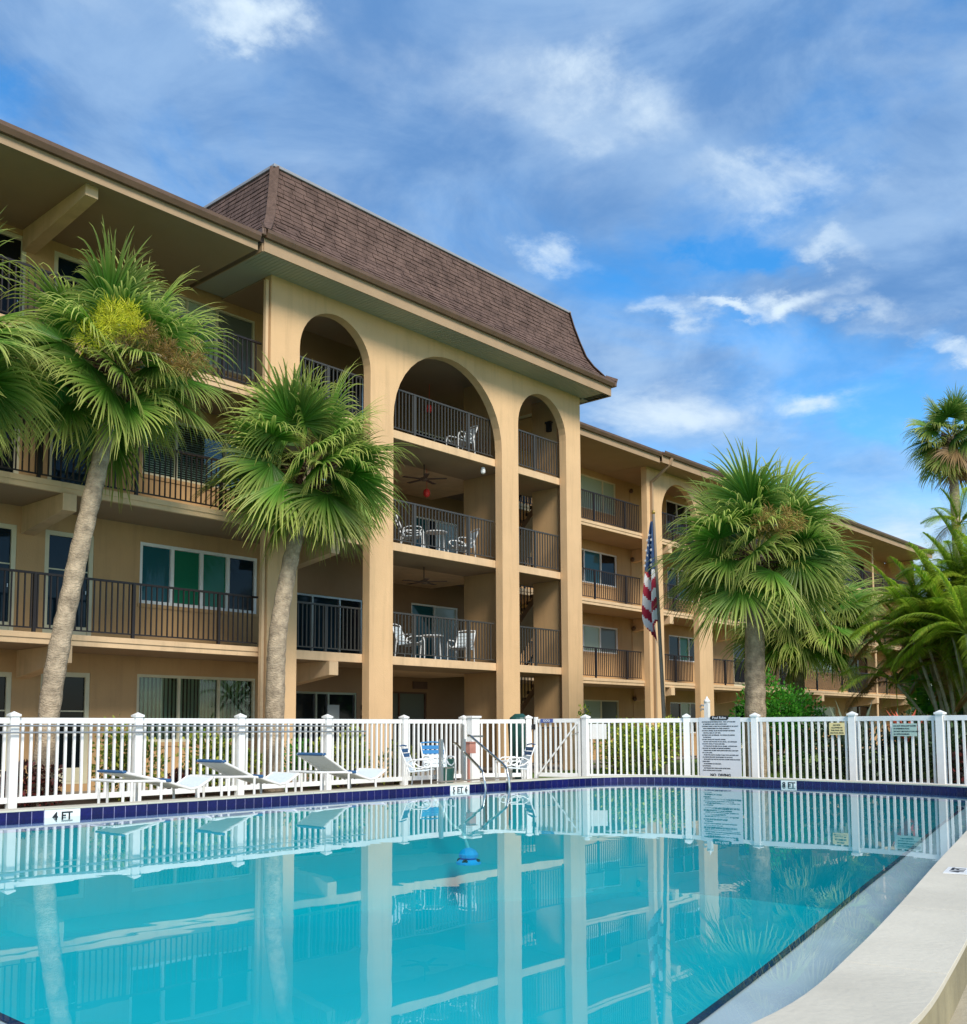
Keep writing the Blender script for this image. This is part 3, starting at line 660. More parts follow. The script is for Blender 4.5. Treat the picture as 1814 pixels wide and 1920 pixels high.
eave(31.97, 61.6, 19.62, VW2, CEIL + .03, 11.42)
# side returns of the tower eave
for uu, sg in ((11.97, -1), (24.40, 1)):
    part('fascia', MB().box(min(uu, uu + sg * .028), max(uu, uu + sg * .028), 16.709, 24.0, CEIL - .01, 11.36), fascm, B)
    x0, x1 = (uu - .13, uu - .029) if sg < 0 else (uu + .029, uu + .13)
    part('gutter', MB().box(x0, x1, 16.56, 24.0, 11.27, 11.42), gutm, B, bev=0.02)
part('eave_soffit', MB().box(24.105, 24.399, 16.71, 24.0, CEIL + .02, CEIL + .04), ventm, B)
part('eave_soffit', MB().box(11.972, 12.765, 17.512, 19.3, CEIL + .022, CEIL + .04), ventm, B)
# low roofs over the wings
def lowroof(u0, u1, v0, v1, z0, z1):
    mb = MB(); mb.add([(u0, v0, z0), (u1, v0, z0), (u1, v1, z1), (u0, v1, z1), (u0, v0, z0 - .1), (u1, v0, z0 - .1), (u1, v1, z1 - .1), (u0, v1, z1 - .1)], [(0, 1, 2, 3), (7, 6, 5, 4), (0, 4, 5, 1), (1, 5, 6, 2), (3, 2, 6, 7), (0, 3, 7, 4)])
    part('low_roof', mb, shing, B)
lowroof(3.2, 12.2, 16.70, 24.5, 11.27, 12.1); lowroof(24.45, 61.6, 19.66, 27.5, 11.40, 12.3)
# mansard roof in laid shingle courses
prof = [(0.0, 11.42), (0.25, 11.53), (0.50, 11.86), (0.65, 12.14), (0.78, 12.58), (0.90, 13.05), (0.99, 13.50)]
UL, UR, VF, VB = 11.86, 24.53, 16.57, 24.2
def pz(tt):                                   # point on the profile by length fraction
    Ls = [0]
    for a, b in zip(prof[:-1], prof[1:]): Ls.append(Ls[-1] + math.hypot(b[0] - a[0], b[1] - a[1]))
    d = tt * Ls[-1]
    for i in range(len(prof) - 1):
        if d <= Ls[i + 1] + 1e-9:
            f = (d - Ls[i]) / (Ls[i + 1] - Ls[i]); return (prof[i][0] + f * (prof[i + 1][0] - prof[i][0]), prof[i][1] + f * (prof[i + 1][1] - prof[i][1]))
    return prof[-1]
core = MB(); loops = []
for i_, z_ in prof: loops.append([(UL + i_, VF + i_, z_ - .02), (UR - i_, VF + i_, z_ - .02), (UR - i_, VB - i_, z_ - .02), (UL + i_, VB - i_, z_ - .02)])
vs_ = [p for l in loops for p in l]; fs_ = []
for k in range(len(prof) - 1):
    for q in range(4): fs_.append((k * 4 + q, k * 4 + (q + 1) % 4, k * 4 + 4 + (q + 1) % 4, k * 4 + 4 + q))
fs_.append(tuple(range(len(vs_) - 4, len(vs_)))); core.add(vs_, fs_)
mans = part('mansard_roof', core, shing, B)
sg_ = MB(); NC = 19
for k in range(NC):
    t0, t1 = k / NC, min(1, (k + 1.15) / NC); (i0, z0), (i1, z1) = pz(t0), pz(t1)
    nl = Vector((z1 - z0, -(i1 - i0))).normalized()        # outward (inset axis reversed)
    for side in range(3):
        if side == 0: A0, A1 = UL + i0, UR - i0
        else: A0, A1 = VF + i0, VB - i0
        x = A0 + 0.02; off = uni(0, .3)
        first = True
        while x < A1 - 0.02:
            wd = (uni(.10, .30) if first else uni(.26, .36)); first = False; x2 = min(x + wd, A1 - .02); th = 0.014 + uni(0, .012); j = uni(-.008, .008)
            def P(a, ins, z, h):
                ins2 = ins - h * 0.9; z2 = z + h * 0.35
                if side == 0: return (min(max(a, UL + ins), UR - ins), VF + ins2, z2)
                if side == 1: return (UL + ins2, min(max(a, VF + ins), VB - ins), z2)
                return (UR - ins2, min(max(a, VF + ins), VB - ins), z2)
            g = 0.006; v8 = [P(x + g, i0, z0 + j, th), P(x2 - g, i0, z0 + j, th), P(x2 - g, i1, z1, 0.003), P(x + g, i1, z1, 0.003), P(x + g, i0, z0 + j, -0.01), P(x2 - g, i0, z0 + j, -0.01)]
            sg_.add(v8, [(0, 1, 2, 3), (4, 5, 1, 0)]); x = x2
part('shingle_courses', sg_, mat('shingle_tab', (0.125, 0.080, 0.066), 0.95, spec=0.2, nscale=3.2, namp=0.38, bump=0.8, bscale=80, ndetail=9), mans, kind='stuff')
for (su, sv) in ((1, 1), (-1, 1)):
    hip = MB()
    for k in range(len(prof) - 1):
        (ia, za), (ib, zb) = prof[k], prof[k + 1]; cu = UL if su > 0 else UR
        hip.bar((cu + su * (ia - .012), VF + ia - .012, za + .01), (cu + su * (ib - .012), VF + ib - .012, zb + .01), .20, .02, upv=(-su, -1, .3))
    part('hip_cap', hip, shing, mans, kind='stuff')
tz = prof[-1][1]; ti = prof[-1][0]
part('roof_edge_trim', MB().box(UL + ti - .05, UR - ti + .05, VF + ti - .05, VB - ti, tz - .01, tz + .06), mat('grey_drip_edge', (0.30, 0.30, 0.32), 0.5), mans, bev=0.01)
# downspouts
part('downspout', MB().bar((12.70, 17.60, 10.9), (12.70, 17.60, 0.02), .07, .09), trim, B)
part('downspout', MB().bar((32.52, 19.55, 11.25), (32.50, 19.62, 11.0), .1, .1).bar((32.50, 19.62, 11.02), (32.42, 20.40, 10.45), .09, .09).bar((32.42, 20.39, 10.47), (32.42, 20.39, 0.02), .09, .09), fascm, B)
part('downspout_band', MB().box(32.36, 32.48, 20.33, 20.45, 7.9, 7.95), gutm, B)

# ------------------------------------------------------------------ railings (each a thing)
def railing(u0, u1, V, zf, label, group, posts=1.7, sp_=0.117, mat_=None, fine=True, bal=0.024):
    mm = mat_ or railm; r = thing('balcony_railing', label, 'railing', ((u0 + u1) / 2, V, zf), group)
    part('top_rail', MB().box(u0, u1, V - .022, V + .022, zf + 1.045, zf + 1.085), mm, r)
    part('bottom_rail', MB().box(u0, u1, V - .014, V + .014, zf + .075, zf + .10), mm, r)
    k = int((u1 - u0) / sp_); x0 = u0 + ((u1 - u0) - k * sp_) / 2
    if fine:
        me = MB().box(-bal / 2, bal / 2, -bal / 2, bal / 2, .10, 1.045).mesh('baluster', mm)
        for q in range(k + 1):
            if x0 + q * sp_ < u0 + .02 or x0 + q * sp_ > u1 - .02: continue
            o = bpy.data.objects.new('baluster', me); link(o, r, (x0 + q * sp_, V, zf))
    else:
        mb = MB()
        for q in range(k + 1): mb.box(x0 + q * sp_ - bal / 2, x0 + q * sp_ + bal / 2, V - bal / 2, V + bal / 2, zf + .10, zf + 1.045)
        part('baluster_row', mb, mm, r, kind='stuff')
    pm = MB().box(-.028, .028, -.028, .028, -.06, 1.07).mesh('post', mm)
    np_ = max(1, int((u1 - u0) / posts))
    for q in range(np_):
        o = bpy.data.objects.new('post', pm); link(o, r, (u0 + (q + .5) * (u1 - u0) / np_, V - .004, zf))
    return r
G1 = 'railings along the galleries of the left wing'
fl = {1: 'second floor', 2: 'third floor', 3: 'top floor'}
for f in (1, 2, 3):
    railing(3.25, 12.75, VR, F[f], 'dark bronze railing on the left wing gallery, %s, left of the arched tower' % fl[f], G1)
G2 = 'railings between the columns of the arched tower'
for (a, b), nm in zip(TOWER, ('left narrow', 'wide middle', 'right narrow')):
    for f in (1, 2, 3):
        railing(a + .005, b - .005, VR, F[f], 'grey brown railing in the %s opening of the arched tower, %s' % (nm, fl[f]), G2, mat_=railg, posts=1.9)
a, b = TOWER[2]
railing(a + .005, b - .005, VR, F[0], 'tall grey gate railing in the right narrow opening of the arched tower at ground level', G2, mat_=railg)
G3 = 'railings along the galleries of the right wing'
for f in (1, 2, 3):
    railing(24.3, 32.1, VR2, F[f], 'thin dark railing on the right wing gallery, %s, between tower and second arch' % fl[f], G3, fine=False)
    railing(33.2, 35.8, VR2, F[f], 'short dark railing under the second arch behind the flag, %s' % fl[f], G3, fine=False)
    railing(36.95, 61.3, VR2, F[f], 'long dark railing of the far right gallery, %s, behind the right palms' % fl[f], G3, fine=False, posts=3.0)
for f in (1, 2, 3):
    railing(21.1, 22.1, 19.0, F[f], 'dark inner stair landing railing, %s, seen through the right narrow opening' % fl[f], 'inner landing railings', fine=False)

# ------------------------------------------------------------------ white picket fences
def post_mesh(h=1.47, w=.127):
    m = MB(); a = w / 2; m.box(-a, a, -a, a, 0, h - .06)
    m.box(-a - .018, a + .018, -a - .018, a + .018, h - .06, h - .025)
    m.add([(-a - .01, -a - .01, h - .025), (a + .01, -a - .01, h - .025), (a + .01, a + .01, h - .025), (-a - .01, a + .01, h - .025), (0, 0, h + .02)], [(0, 1, 4), (1, 2, 4), (2, 3, 4), (3, 0, 4)])
    return m.mesh('post', white)
PM = post_mesh(); PK = MB().box(-.019, .019, -.019, .019, .12, 1.32).mesh('picket', white)
def fence_run(F_, pts, spacing=.128, skipposts=()):
    for k, p in enumerate(pts):
        if k in skipposts: continue
        o = bpy.data.objects.new('post', PM); link(o, F_, (p[0], p[1], .02))
        if k: o.rotation_euler = (0, 0, math.atan2(pts[k][1] - pts[k - 1][1], pts[k][0] - pts[k - 1][0]))
    for a, b in zip(pts[:-1], pts[1:]):
        panel(F_, a, b, spacing)
def panel(F_, a, b, spacing=.128, z0=.02, trimends=.07):
    A = Vector((a[0], a[1], 0)); Bv = Vector((b[0], b[1], 0)); d = (Bv - A).normalized(); A2 = A + d * trimends; B2 = Bv - d * trimends; Ln = (B2 - A2).length
    for zc, h in ((1.345, .09), (.135, .09)):
        part('rail', MB().bar(A2 + Z * (zc + z0), B2 + Z * (zc + z0), .045, h), white, F_, bev=.004)
    k = int(Ln / spacing); ang = math.atan2(d.y, d.x)
    for q in range(k):
        p = A2 + d * (Ln * (q + .5) / k); o = bpy.data.objects.new('picket', PK); link(o, F_, (p.x, p.y, z0 + uni(-.003, .003))); o.rotation_euler = (uni(-.004, .004), uni(-.004, .004), ang)
FL = thing('picket_fence', 'long white vinyl picket fence along the pool deck left of the gate, behind the loungers', 'fence', (11, 15.7, 0))
fence_run(FL, [(2.9, 15.75), (4.95, 15.75), (6.8, 15.72), (8.85, 15.70), (10.89, 15.70), (12.93, 15.70), (15.02, 15.70), (16.78, 15.60), (18.0, 14.72)])
part('hinge_strap', MB().box(16.66, 16.70, 15.50, 15.56, .2, 1.3), galv, FL)
FR = thing('picket_fence', 'white vinyl picket fence right of the gate, carrying the pool rules sign', 'fence', (19.2, 9, 0))
fence_run(FR, [(18.30, 13.33), (19.18, 11.30), (19.22, 9.73), (19.24, 7.72), (19.05, 6.05), (18.9, 4.2), (18.8, 2.4)])
GT = thing('pool_gate', 'white picket gate with a diagonal brace between the two picket fences', 'gate', (18.2, 14.2, 0))
ga, gb = (18.07, 14.55), (18.28, 13.45)
gp = MB(); dg_ = (Vector((*gb, 0)) - Vector((*ga, 0))).normalized()
part('gate_stile', MB().bar((ga[0], ga[1], .08), (ga[0], ga[1], 1.46), .09, .06), white, GT, bev=.004)
part('gate_stile', MB().bar((gb[0], gb[1] + .03, .08), (gb[0], gb[1] + .03, 1.42), .08, .06), white, GT, bev=.004)
panel(GT, ga, gb, .125, .03, .05)
part('diagonal_brace', MB().bar((ga[0] - .05, ga[1] - .1, .17), (gb[0] - .05, gb[1] + .05, 1.33), .02, .03), whitep, GT)
part('brace_rod', MB().bar((gb[0] - .05, gb[1] + .3, 1.02), (gb[0] - .05, gb[1] + .02, 1.12), .012, .012), galv, GT)
part('latch', MB().box(ga[0] - .08, ga[0] - .02, ga[1] - .02, ga[1] + .06, 1.18, 1.30), ink, GT)
nb = thing('gate_notice', 'small round cornered blue notice on the top rail of the gate', 'sign', (18.05, 14.3, 1.38))
part('plate', MB().bar((18.045, 14.40, 1.375), (18.105, 14.09, 1.375), .01, .085), signb, nb)
text_part('OOO', .07, signw, nb, (18.064, 14.243, 1.375), dg_, Z, .002)

# signs on the right fence (fence line near u = 19.2, faces -u)
def plate(name, label, cat, a, b, z0, z1, m, offs=.05):
    A = Vector((a[0], a[1], 0)); Bv = Vector((b[0], b[1], 0)); d = (Bv - A).normalized(); n = Vector((d.y, -d.x, 0)) * -1
    if n.dot(Vector((-1, -1, 0))) < 0: n = -n
    c = (A + Bv) / 2 + n * offs; t_ = thing(name, label, cat, (c.x, c.y, z0)); L0 = (Bv - A).length / 2
    part('plate', MB().bar(c - d * L0 + Z * (z0 + z1) / 2, c + d * L0 + Z * (z0 + z1) / 2, .006, z1 - z0), m, t_)
    return t_, c + n * .0045, d, L0
SG, c0, d0, L0 = plate('rules_sign', 'tall white pool rules board with a black heading pill, hung on the right picket fence', 'sign', (19.215, 10.99), (19.22, 10.03), 0.16, 1.42, signw, .055)
pill = MB(); 
pp = [(-.17 + .045 * math.cos(a_), .045 * math.sin(a_)) for a_ in [math.pi / 2 + math.pi * k / 8 for k in range(9)]] + [(.17 + .045 * math.cos(a_), .045 * math.sin(a_)) for a_ in [-math.pi / 2 + math.pi * k / 8 for k in range(9)]]
cc = c0 + Z * 1.41
nn = Vector((-1, 0, 0))
pill.add([tuple(cc + d0 * x + Z * y + nn * .001) for x, y in pp] + [tuple(cc + d0 * x + Z * y + nn * .006) for x, y in pp], [tuple(range(18)), tuple(range(18, 36))] + [(i, (i + 1) % 18, (i + 1) % 18 + 18, i + 18) for i in range(18)])
part('heading_plate', pill, ink, SG)
text_part('Pool Rules', .075, signw, SG, tuple(cc + nn * .0075), d0, Z, .001)
rules = ['SHOWER BEFORE ENTERING POOL.  POOL IS TO BE USED', 'BY RESIDENTS AND THEIR GUESTS ONLY.', 'CHILDREN UNDER 12 MUST BE ACCOMPANIED BY AN ADULT', 'WHO IS RESPONSIBLE FOR THEIR CONDUCT.', 'NO FOOD, DRINKS, GLASS OR PETS WITHIN THE FENCE', 'OR POOL AREA AT ANY TIME.', 'BATHING LOAD: 20 PERSONS.  NO DIVING OR JUMPING', 'IN THE POOL.', 'DO NOT SWALLOW THE POOL WATER.', 'DO NOT USE THE POOL IF YOU ARE ILL.  NO LIFEGUARD', 'ON DUTY, SWIM AT YOUR OWN RISK.', 'TOWELS MUST BE USED ON ALL CHAIRS.  LOTIONS AND', 'OILS MUST BE WASHED OFF BEFORE SWIMMING.', 'RADIOS MAY BE USED WITH EARPHONES ONLY AND KEPT', 'AT A LOW LEVEL.', 'WHEN THE GATE IS CLOSED IT MUST STAY LATCHED AND', 'ALL FURNITURE MUST BE RETURNED TO ITS PLACE.', 'NO FLOATS OR TOYS IN THE POOL OTHER THAN FLOATING', 'SWIM VESTS.', 'NO RUNNING ON THE DECK.', 'NO SMOKING.', 'NO PERSON MAY SWIM ALONE AFTER DARK.', 'POOL HOURS: DAWN TO DUSK']
for k, ln in enumerate(rules):
    text_part(ln, .030, ink, SG, tuple(c0 - d0 * (L0 - .07 - (.03 if k % 2 else 0)) + Z * (1.325 - k * .046)), d0, Z, .0008, align='LEFT')
text_part('NO  DIVING', .085, ink, SG, tuple(c0 + Z * .215), d0, Z, .003)
SY, c1, d1, L1 = plate('notice_sign', 'small yellow notice plate on the right picket fence, left of the pale green one', 'sign', (19.235, 8.16), (19.24, 7.86), 1.06, 1.29, signy)
for k, ln in enumerate(('NO PETS', 'ALLOWED IN', 'THE POOL OR', 'ON POOL DECK')): text_part(ln, .036, ink, SY, tuple(c1 + Z * (1.245 - k * .05)), d1, Z, .0008)
SGn, c2, d2, L2 = plate('notice_sign', 'pale green plate with four lines of text on the right picket fence, rightmost sign', 'sign', (19.145, 6.92), (19.10, 6.46), 1.04, 1.27, signg)
for k, ln in enumerate(('DO NOT SWALLOW WATER', 'IN SWIMMING POOL', 'DO NOT USE POOL IF YOU ARE', 'ILL WITH DIARRHEA')): text_part(ln, .032, ink, SGn, tuple(c2 - d2 * .2 + Z * (1.225 - k * .05)), d2, Z, .0008, align='LEFT')
HS, c3, d3, L3 = plate('meter_box', 'white utility box on a short stand among the shrubs behind the gate', 'box', (19.3, 14.0), (19.5, 13.6), .95, 1.3, whitep)
part('stand', MB().box(19.36, 19.42, 13.76, 13.82, 0, .95), galv, HS)

# two telescopic poles hung on the left fence
tag(part('telescopic_pole', MB().tube([(2.9, 15.60, 1.295), (13.45, 15.60, 1.27)], .014, 8), galv), 'upper grey aluminium pool pole hung along the left picket fence', 'pole', 'pool poles on the fence')
tag(part('telescopic_pole', MB().tube([(2.9, 15.60, 1.195), (13.85, 15.60, 1.16)], .015, 8), galv), 'lower grey aluminium pool pole hung along the left picket fence', 'pole', 'pool poles on the fence')

# ------------------------------------------------------------------ loungers
def lounger(loc, label, back=0.42):
    r = thing('sun_lounger', label, 'sun lounger', loc, 'sun loungers on the far deck')
    def P(x, y, z): return (loc[0] + x * .86 + .08, loc[1] + y, loc[2] + z)
    w = .36; T = .021
    for sy in (-w, w):
        pr = [(-.02, .44), (.25, .43), (.75, .42), (.98, .40), (1.18, .34), (1.45, .27), (1.62, .29), (1.80, .38), (1.90, .43)]
        # side rail: level under the back, wavy under the legs
        part('side_rail', MB().tube([P(x, sy, z) for x, z in pr], T, 8), whitep, r)
        part('skid', MB().tube([P(.12, sy, .03), P(.85, sy, .03)], T * .9, 8), whitep, r)
    for x in (.12, .28, .85):
        for sy in (-w, w): part('leg', MB().tube([P(x, sy, .02), P(x, sy, .42)], T, 8), whitep, r)
    for sy in (-w, w): part('leg', MB().tube([P(1.62, sy, .01), P(1.60, sy, .30)], T, 8), whitep, r)
    part('cross_bar', MB().tube([P(-.02, -w, .44), P(-.02, w, .44)], T, 8), whitep, r)
    part('cross_bar', MB().tube([P(1.90, -w, .43), P(1.90, w, .43)], T, 8), whitep, r)
    # back rest
    b0 = (.80, .43); b1 = (.80 - .72 * math.cos(back), .43 + .72 * math.sin(back))
    sl = MB(); n = 9
    for k in range(n):
        a = k / n; b = (k + .93) / n
        def q(t_): return (b0[0] + (b1[0] - b0[0]) * t_, b0[1] + (b1[1] - b0[1]) * t_ + .012 * math.sin(t_ * 3.1))
        (xa, za), (xb, zb) = q(a), q(b)
        sl.add([P(xa, -w, za), P(xa, w, za), P(xb, w, zb), P(xb, -w, zb), P(xa, -w, za - .01), P(xa, w, za - .01), P(xb, w, zb - .01), P(xb, -w, zb - .01)], [(0, 1, 2, 3), (7, 6, 5, 4), (0, 4, 5, 1), (3, 2, 6, 7), (0, 3, 7, 4), (1, 5, 6, 2)])
    bk = part('backrest', sl, sling, r)
    part('headrest_strap', MB().bar(P(b1[0] + .03, -w - .03, b1[1] - .0), P(b1[0] + .03, w + .03, b1[1] - .0), .07, .035, upv=(-math.sin(back), 0, math.cos(back))), blue, bk, bev=.012)
    for sy in (-w, w): part('back_tube', MB().tube([P(b0[0], sy, b0[1]), P(b1[0], sy, b1[1])], T, 8), whitep, bk)
    st = MB(); prs = [(.82, .42), (.98, .40), (1.18, .34), (1.45, .27), (1.62, .29), (1.80, .38), (1.88, .42)]
    for (xa, za), (xb, zb) in zip(prs[:-1], prs[1:]):
        st.add([P(xa, -w, za + .01), P(xa, w, za + .01), P(xb, w, zb + .01), P(xb, -w, zb + .01), P(xa, -w, za), P(xa, w, za), P(xb, w, zb), P(xb, -w, zb)], [(0, 1, 2, 3), (7, 6, 5, 4)])
    part('seat_sling', st, sling, r)
    part('knee_strap', MB().bar(P(.98, -w - .035, .42), P(.98, w + .035, .42), .09, .05), blue, r, bev=.012)
    return r
lounger((7.55, 14.45, .02), 'white sling sun lounger with a navy head strap, leftmost of three, its back raised low', .20)
lounger((9.22, 14.40, .02), 'white sling sun lounger with a navy head strap, middle one of three', .36)
lounger((11.25, 14.40, .02), 'white sling sun lounger with its back raised highest, rightmost of three', .46)

# ------------------------------------------------------------------ chairs
def chair(loc, rz, label, group, strap=None, s=1.0, cat='chair'):
    r = bpy.data.objects.new('patio_chair', None); link(r, None, loc); tag(r, label, cat, group); r.rotation_euler = (0, 0, rz); r.scale = (s, s, s)
    WLs = dict(WL); WL[r.name] = (0, 0, 0)
    T = .016
    for sy in (-.28, .28):
        part('arm_frame', MB().tube([(.30, sy, .01), (.30, sy, .50), (.27, sy, .60), (.20, sy, .645), (-.10, sy, .65), (-.22, sy, .60), (-.26, sy, .45), (-.30, sy, .01)], T, 8), whitep, r)
        part('arm_loop', MB().tube([(.27, sy, .60), (.20, sy, .50), (.05, sy, .45), (-.12, sy, .48), (-.24, sy, .56)], T * .9, 8), whitep, r)
    part('seat', MB().tube([(.24, -.26, .42), (-.22, -.26, .38)], T, 6).tube([(.24, .26, .42), (-.22, .26, .38)], T, 6).add([(.25, -.26, .43), (.25, .26, .43), (-.22, .26, .39), (-.22, -.26, .39)], [(0, 1, 2, 3)]), sling, r)
    for k in range(5):
        a = k / 5; b = (k + .85) / 5
        p0 = lambda t_: (-.22 - .18 * t_, .40 + .50 * t_)
        (xa, za), (xb, zb) = p0(a), p0(b)
        part('back_strap', MB().bar((xa / 2 + xb / 2, -.26, za / 2 + zb / 2), (xa / 2 + xb / 2, .26, za / 2 + zb / 2), .012, (zb - za)), (strap if strap and k >= 3 else sling), r)
    for sy in (-.265, .265): part('back_tube', MB().tube([(-.20, sy, .38), (-.42, sy, .94)], T, 8), whitep, r)
    part('back_top', MB().tube([(-.42, -.265, .94), (-.43, 0, .96), (-.42, .265, .94)], T, 8), strap or whitep, r)
    return r
GC = 'white patio chairs by the gate'
chair((14.25, 14.40, .02), math.radians(-60), 'white sling armchair with navy back straps left of the steel pool handrail', GC, blue, s=.9)
chair((15.1, 14.75, .02), math.radians(-115), 'white armchair with a bright blue back strap between the handrail posts', GC, lblue, s=.95)
chair((16.35, 13.75, .02), math.radians(150), 'white armchair with a dark blue back strap in front of the gate', GC, blue, s=.9)
GB = 'white patio furniture on the tower balconies'
chair((17.75, 18.35, F[1]), math.radians(-70), 'white patio chair at the left of the wide middle balcony, second floor', GB, s=.95)
chair((19.75, 18.45, F[1]), math.radians(200), 'white patio chair at the right of the wide middle balcony, second floor', GB, s=.95)
chair((17.9, 18.45, F[2]), math.radians(-40), 'white patio chair at the left of the wide middle balcony, third floor', GB, s=.95)
chair((19.9, 18.55, F[2]), math.radians(160), 'white patio chair at the right of the wide middle balcony, third floor', GB, s=.95)
chair((19.6, 18.30, F[3]), math.radians(170), 'white patio chair on the wide middle balcony, top floor', GB, s=.95)
chair((13.75, 18.35, F[1]), math.radians(-30), 'white patio chair in the left narrow balcony beside the palm, second floor', GB, s=.95)
def table(loc, label, group, r0=.3, h=.68):
    t_ = thing('patio_table', label, 'table', loc, group); x, y, z = loc
    part('table_top', MB().lathe((x, y, z), [(r0 - .02, h - .02), (r0, h - .015), (r0, h), (r0 - .01, h + .008)], 20), whitep, t_)
    for k in range(3): a = k * 2.094; part('leg', MB().tube([(x + .28 * math.cos(a), y + .28 * math.sin(a), z + h - .02), (x + .33 * math.cos(a), y + .33 * math.sin(a), z)], .018, 6), whitep, t_)
table((18.75, 18.55, F[1]), 'round white table between the chairs on the middle balcony, second floor', GB)
table((18.95, 18.6, F[2]), 'round white table between the chairs on the middle balcony, third floor', GB)
t_ = thing('side_table', 'small white slatted side table with a dark bin below it, behind the steel handrail', 'table', (16.75, 14.2, .02))
for k in range(5): part('slat', MB().box(16.5, 17.0, 13.98 + k * .092, 14.06 + k * .092, .50, .525), whitep, t_)
for x in (16.53, 16.97):
    for y in (14.0, 14.42): part('leg', MB().box(x - .02, x + .02, y - .02, y + .02, .02, .50), whitep, t_)
tag(part('waste_bin', MB().lathe((15.85, 15.25, .02), [(.15, 0), (.19, .5), (.2, .52), (.16, .54)], 16), greenp), 'low dark green waste bin behind the chairs against the fence', 'bin')
tag(part('hose_cover', MB().lathe((18.55, 15.45, .0), [(.22, 0), (.26, 1.1), (.27, 1.3), (.22, 1.46), (.10, 1.55)], 16), greenp), 'dark green domed bin standing behind the fence left of the gate', 'bin')

# ------------------------------------------------------------------ steel handrail, frame posts
hr = thing('pool_handrail', 'pair of bent stainless steel grab rails dropping into the far side of the pool', 'handrail', (13.6, 12.5, 0))
for xb, xt, zt, zk in ((13.60, 13.98, .93, .36), (14.26, 14.38, 1.07, .40)):
    part('grab_rail', MB().tube([(xb, 12.10, -.45), (xb, 12.12, .15), (xb, 12.14, zk - .08), (xb + .02, 12.19, zk + .06), (xb + .05, 12.32, zk + .16), (xt, 13.2, zt), (xt + .03, 13.28, zt + .005)], .024, 10), chrome, hr)
part('cross_tube', MB().tube([(14.38, 13.25, 1.06), (14.80, 13.25, 1.06)], .018, 8), chrome, hr)
fp = thing('steel_frame', 'grey square upright posts standing on the coping left of the handrail', 'frame', (13.3, 12.85, 0))
for x in (13.26, 13.86): part('upright_post', MB().box(x - .03, x + .03, 12.86, 12.92, .24, 1.02), galv, fp)
part('base_plate', MB().box(13.15, 15.2, 12.78, 12.98, .246, .262), mat('weathered_grey_plate', (.25, .22, .18), .8), fp)
tag(part('storage_box', MB().box(14.80, 14.98, 13.6, 13.8, .72, .93).box(14.78, 15.0, 13.58, 13.82, .931, .95).box(14.86, 14.90, 13.68, 13.72, .02, .72), pink), 'small terracotta box on a stand behind the steel handrail', 'box')
tag(part('pool_control_post', MB().box(16.80, 17.06, 15.36, 15.52, .02, 1.44).box(16.77, 17.09, 15.33, 15.55, 1.441, 1.49), white, bev=.01), 'thick white vinyl pillar with a flat cap on the deck beside the chairs', 'pillar')

# ------------------------------------------------------------------ flag and pole, lamp post
fpz = thing('flagpole', 'slightly leaning grey flagpole with a small gold tip behind the right fence', 'flagpole', (22, 13.55, 0))
part('pole', MB().tube([(22.0, 13.55, 0), (22.0, 13.80, 6.65)], [.055, .035], 10), mat('weathered_pole_metal', (.24, .20, .16), .6), fpz)
part('finial', MB().lathe((22.0, 13.80, 6.64), [(.02, 0), (.045, .03), (.05, .06), (.03, .10), (.008, .13)], 10), gold, fpz)
flg = thing('flag', 'limp striped red white and blue flag with white stars hanging from the flagpole', 'flag', (22, 13.7, 5))
def fpt(s__, z):                               # s 0 at the pole .. 1 outer; z down from the top
    g = min(1, z / 2.2); w = .05 + .38 * g ** .8
    if z > 2.5: w *= 1 - .6 * (z - 2.5) / .8
    fold = math.sin(s__ * 3.0 * math.pi) * .10 * (0.3 + g)
    y = 13.77 - .038 * z + w * s__; return (21.93 - .03 - fold, y, 6.45 - z)
nS, nT = 24, 66; stripes = {}
for a in range(nS):
    for b in range(nT):
        s0, s1 = a / nS, (a + 1) / nS; za, zb = 3.15 * b / nT, 3.15 * (b + 1) / nT
        sm = (s0 + s1) / 2; zm = (za + zb) / 2
        chev = zm + .75 * abs(sm - .52) * (1 if zm > 1.2 else .4)
        if zm > 2.55 + .6 * (1 - abs(sm - .45) * 2.2) : continue
        if zm < 1.35 - .25 * abs(sm - .5): k = 2
        else: k = 10 + max(0, int((chev - 1.0) / .27))
        stripes.setdefault(k, MB()).add([fpt(s0, za), fpt(s1, za), fpt(s1, zb), fpt(s0, zb)], [(0, 1, 2, 3)])
for k in sorted(stripes):
    nm, mm = ('canton', flagb) if k == 2 else (('red_stripe', flagr) if k % 2 else ('white_stripe', flagw))
    o = part(nm, stripes[k], mm, flg)
    if k == 2: cant = o
random.seed(5)
sm_ = MB(); pts5 = []
for k in range(10):
    r_ = .045 if k % 2 == 0 else .019; a_ = math.pi / 2 + k * math.pi / 5; pts5.append((r_ * math.cos(a_), r_ * math.sin(a_)))
star_me = MB().add([(-.0, x, z) for x, z in pts5] + [(-.004, x, z) for x, z in pts5], [tuple(range(10)), tuple(range(10, 20))] + [(i, (i + 1) % 10, (i + 1) % 10 + 10, i + 10) for i in range(10)]).mesh('star', flagw)
for zr in [.35, .48, .61, .74, .87, 1.0, 1.13]:
    for sr in ((.35, .75) if int(zr * 100) % 2 else (.18, .55, .88)):
        p = fpt(sr, zr); o = bpy.data.objects.new('star', star_me); link(o, cant, (p[0] - .012, p[1], p[2]))
lp = thing('shower_post', 'white post with a pointed cap and small side taps behind the rules sign', 'post', (20.6, 11.6, 0))
part('post', MB().bar((20.6, 11.6, 0), (20.6, 11.6, 1.78), .10, .10), whitep, lp)
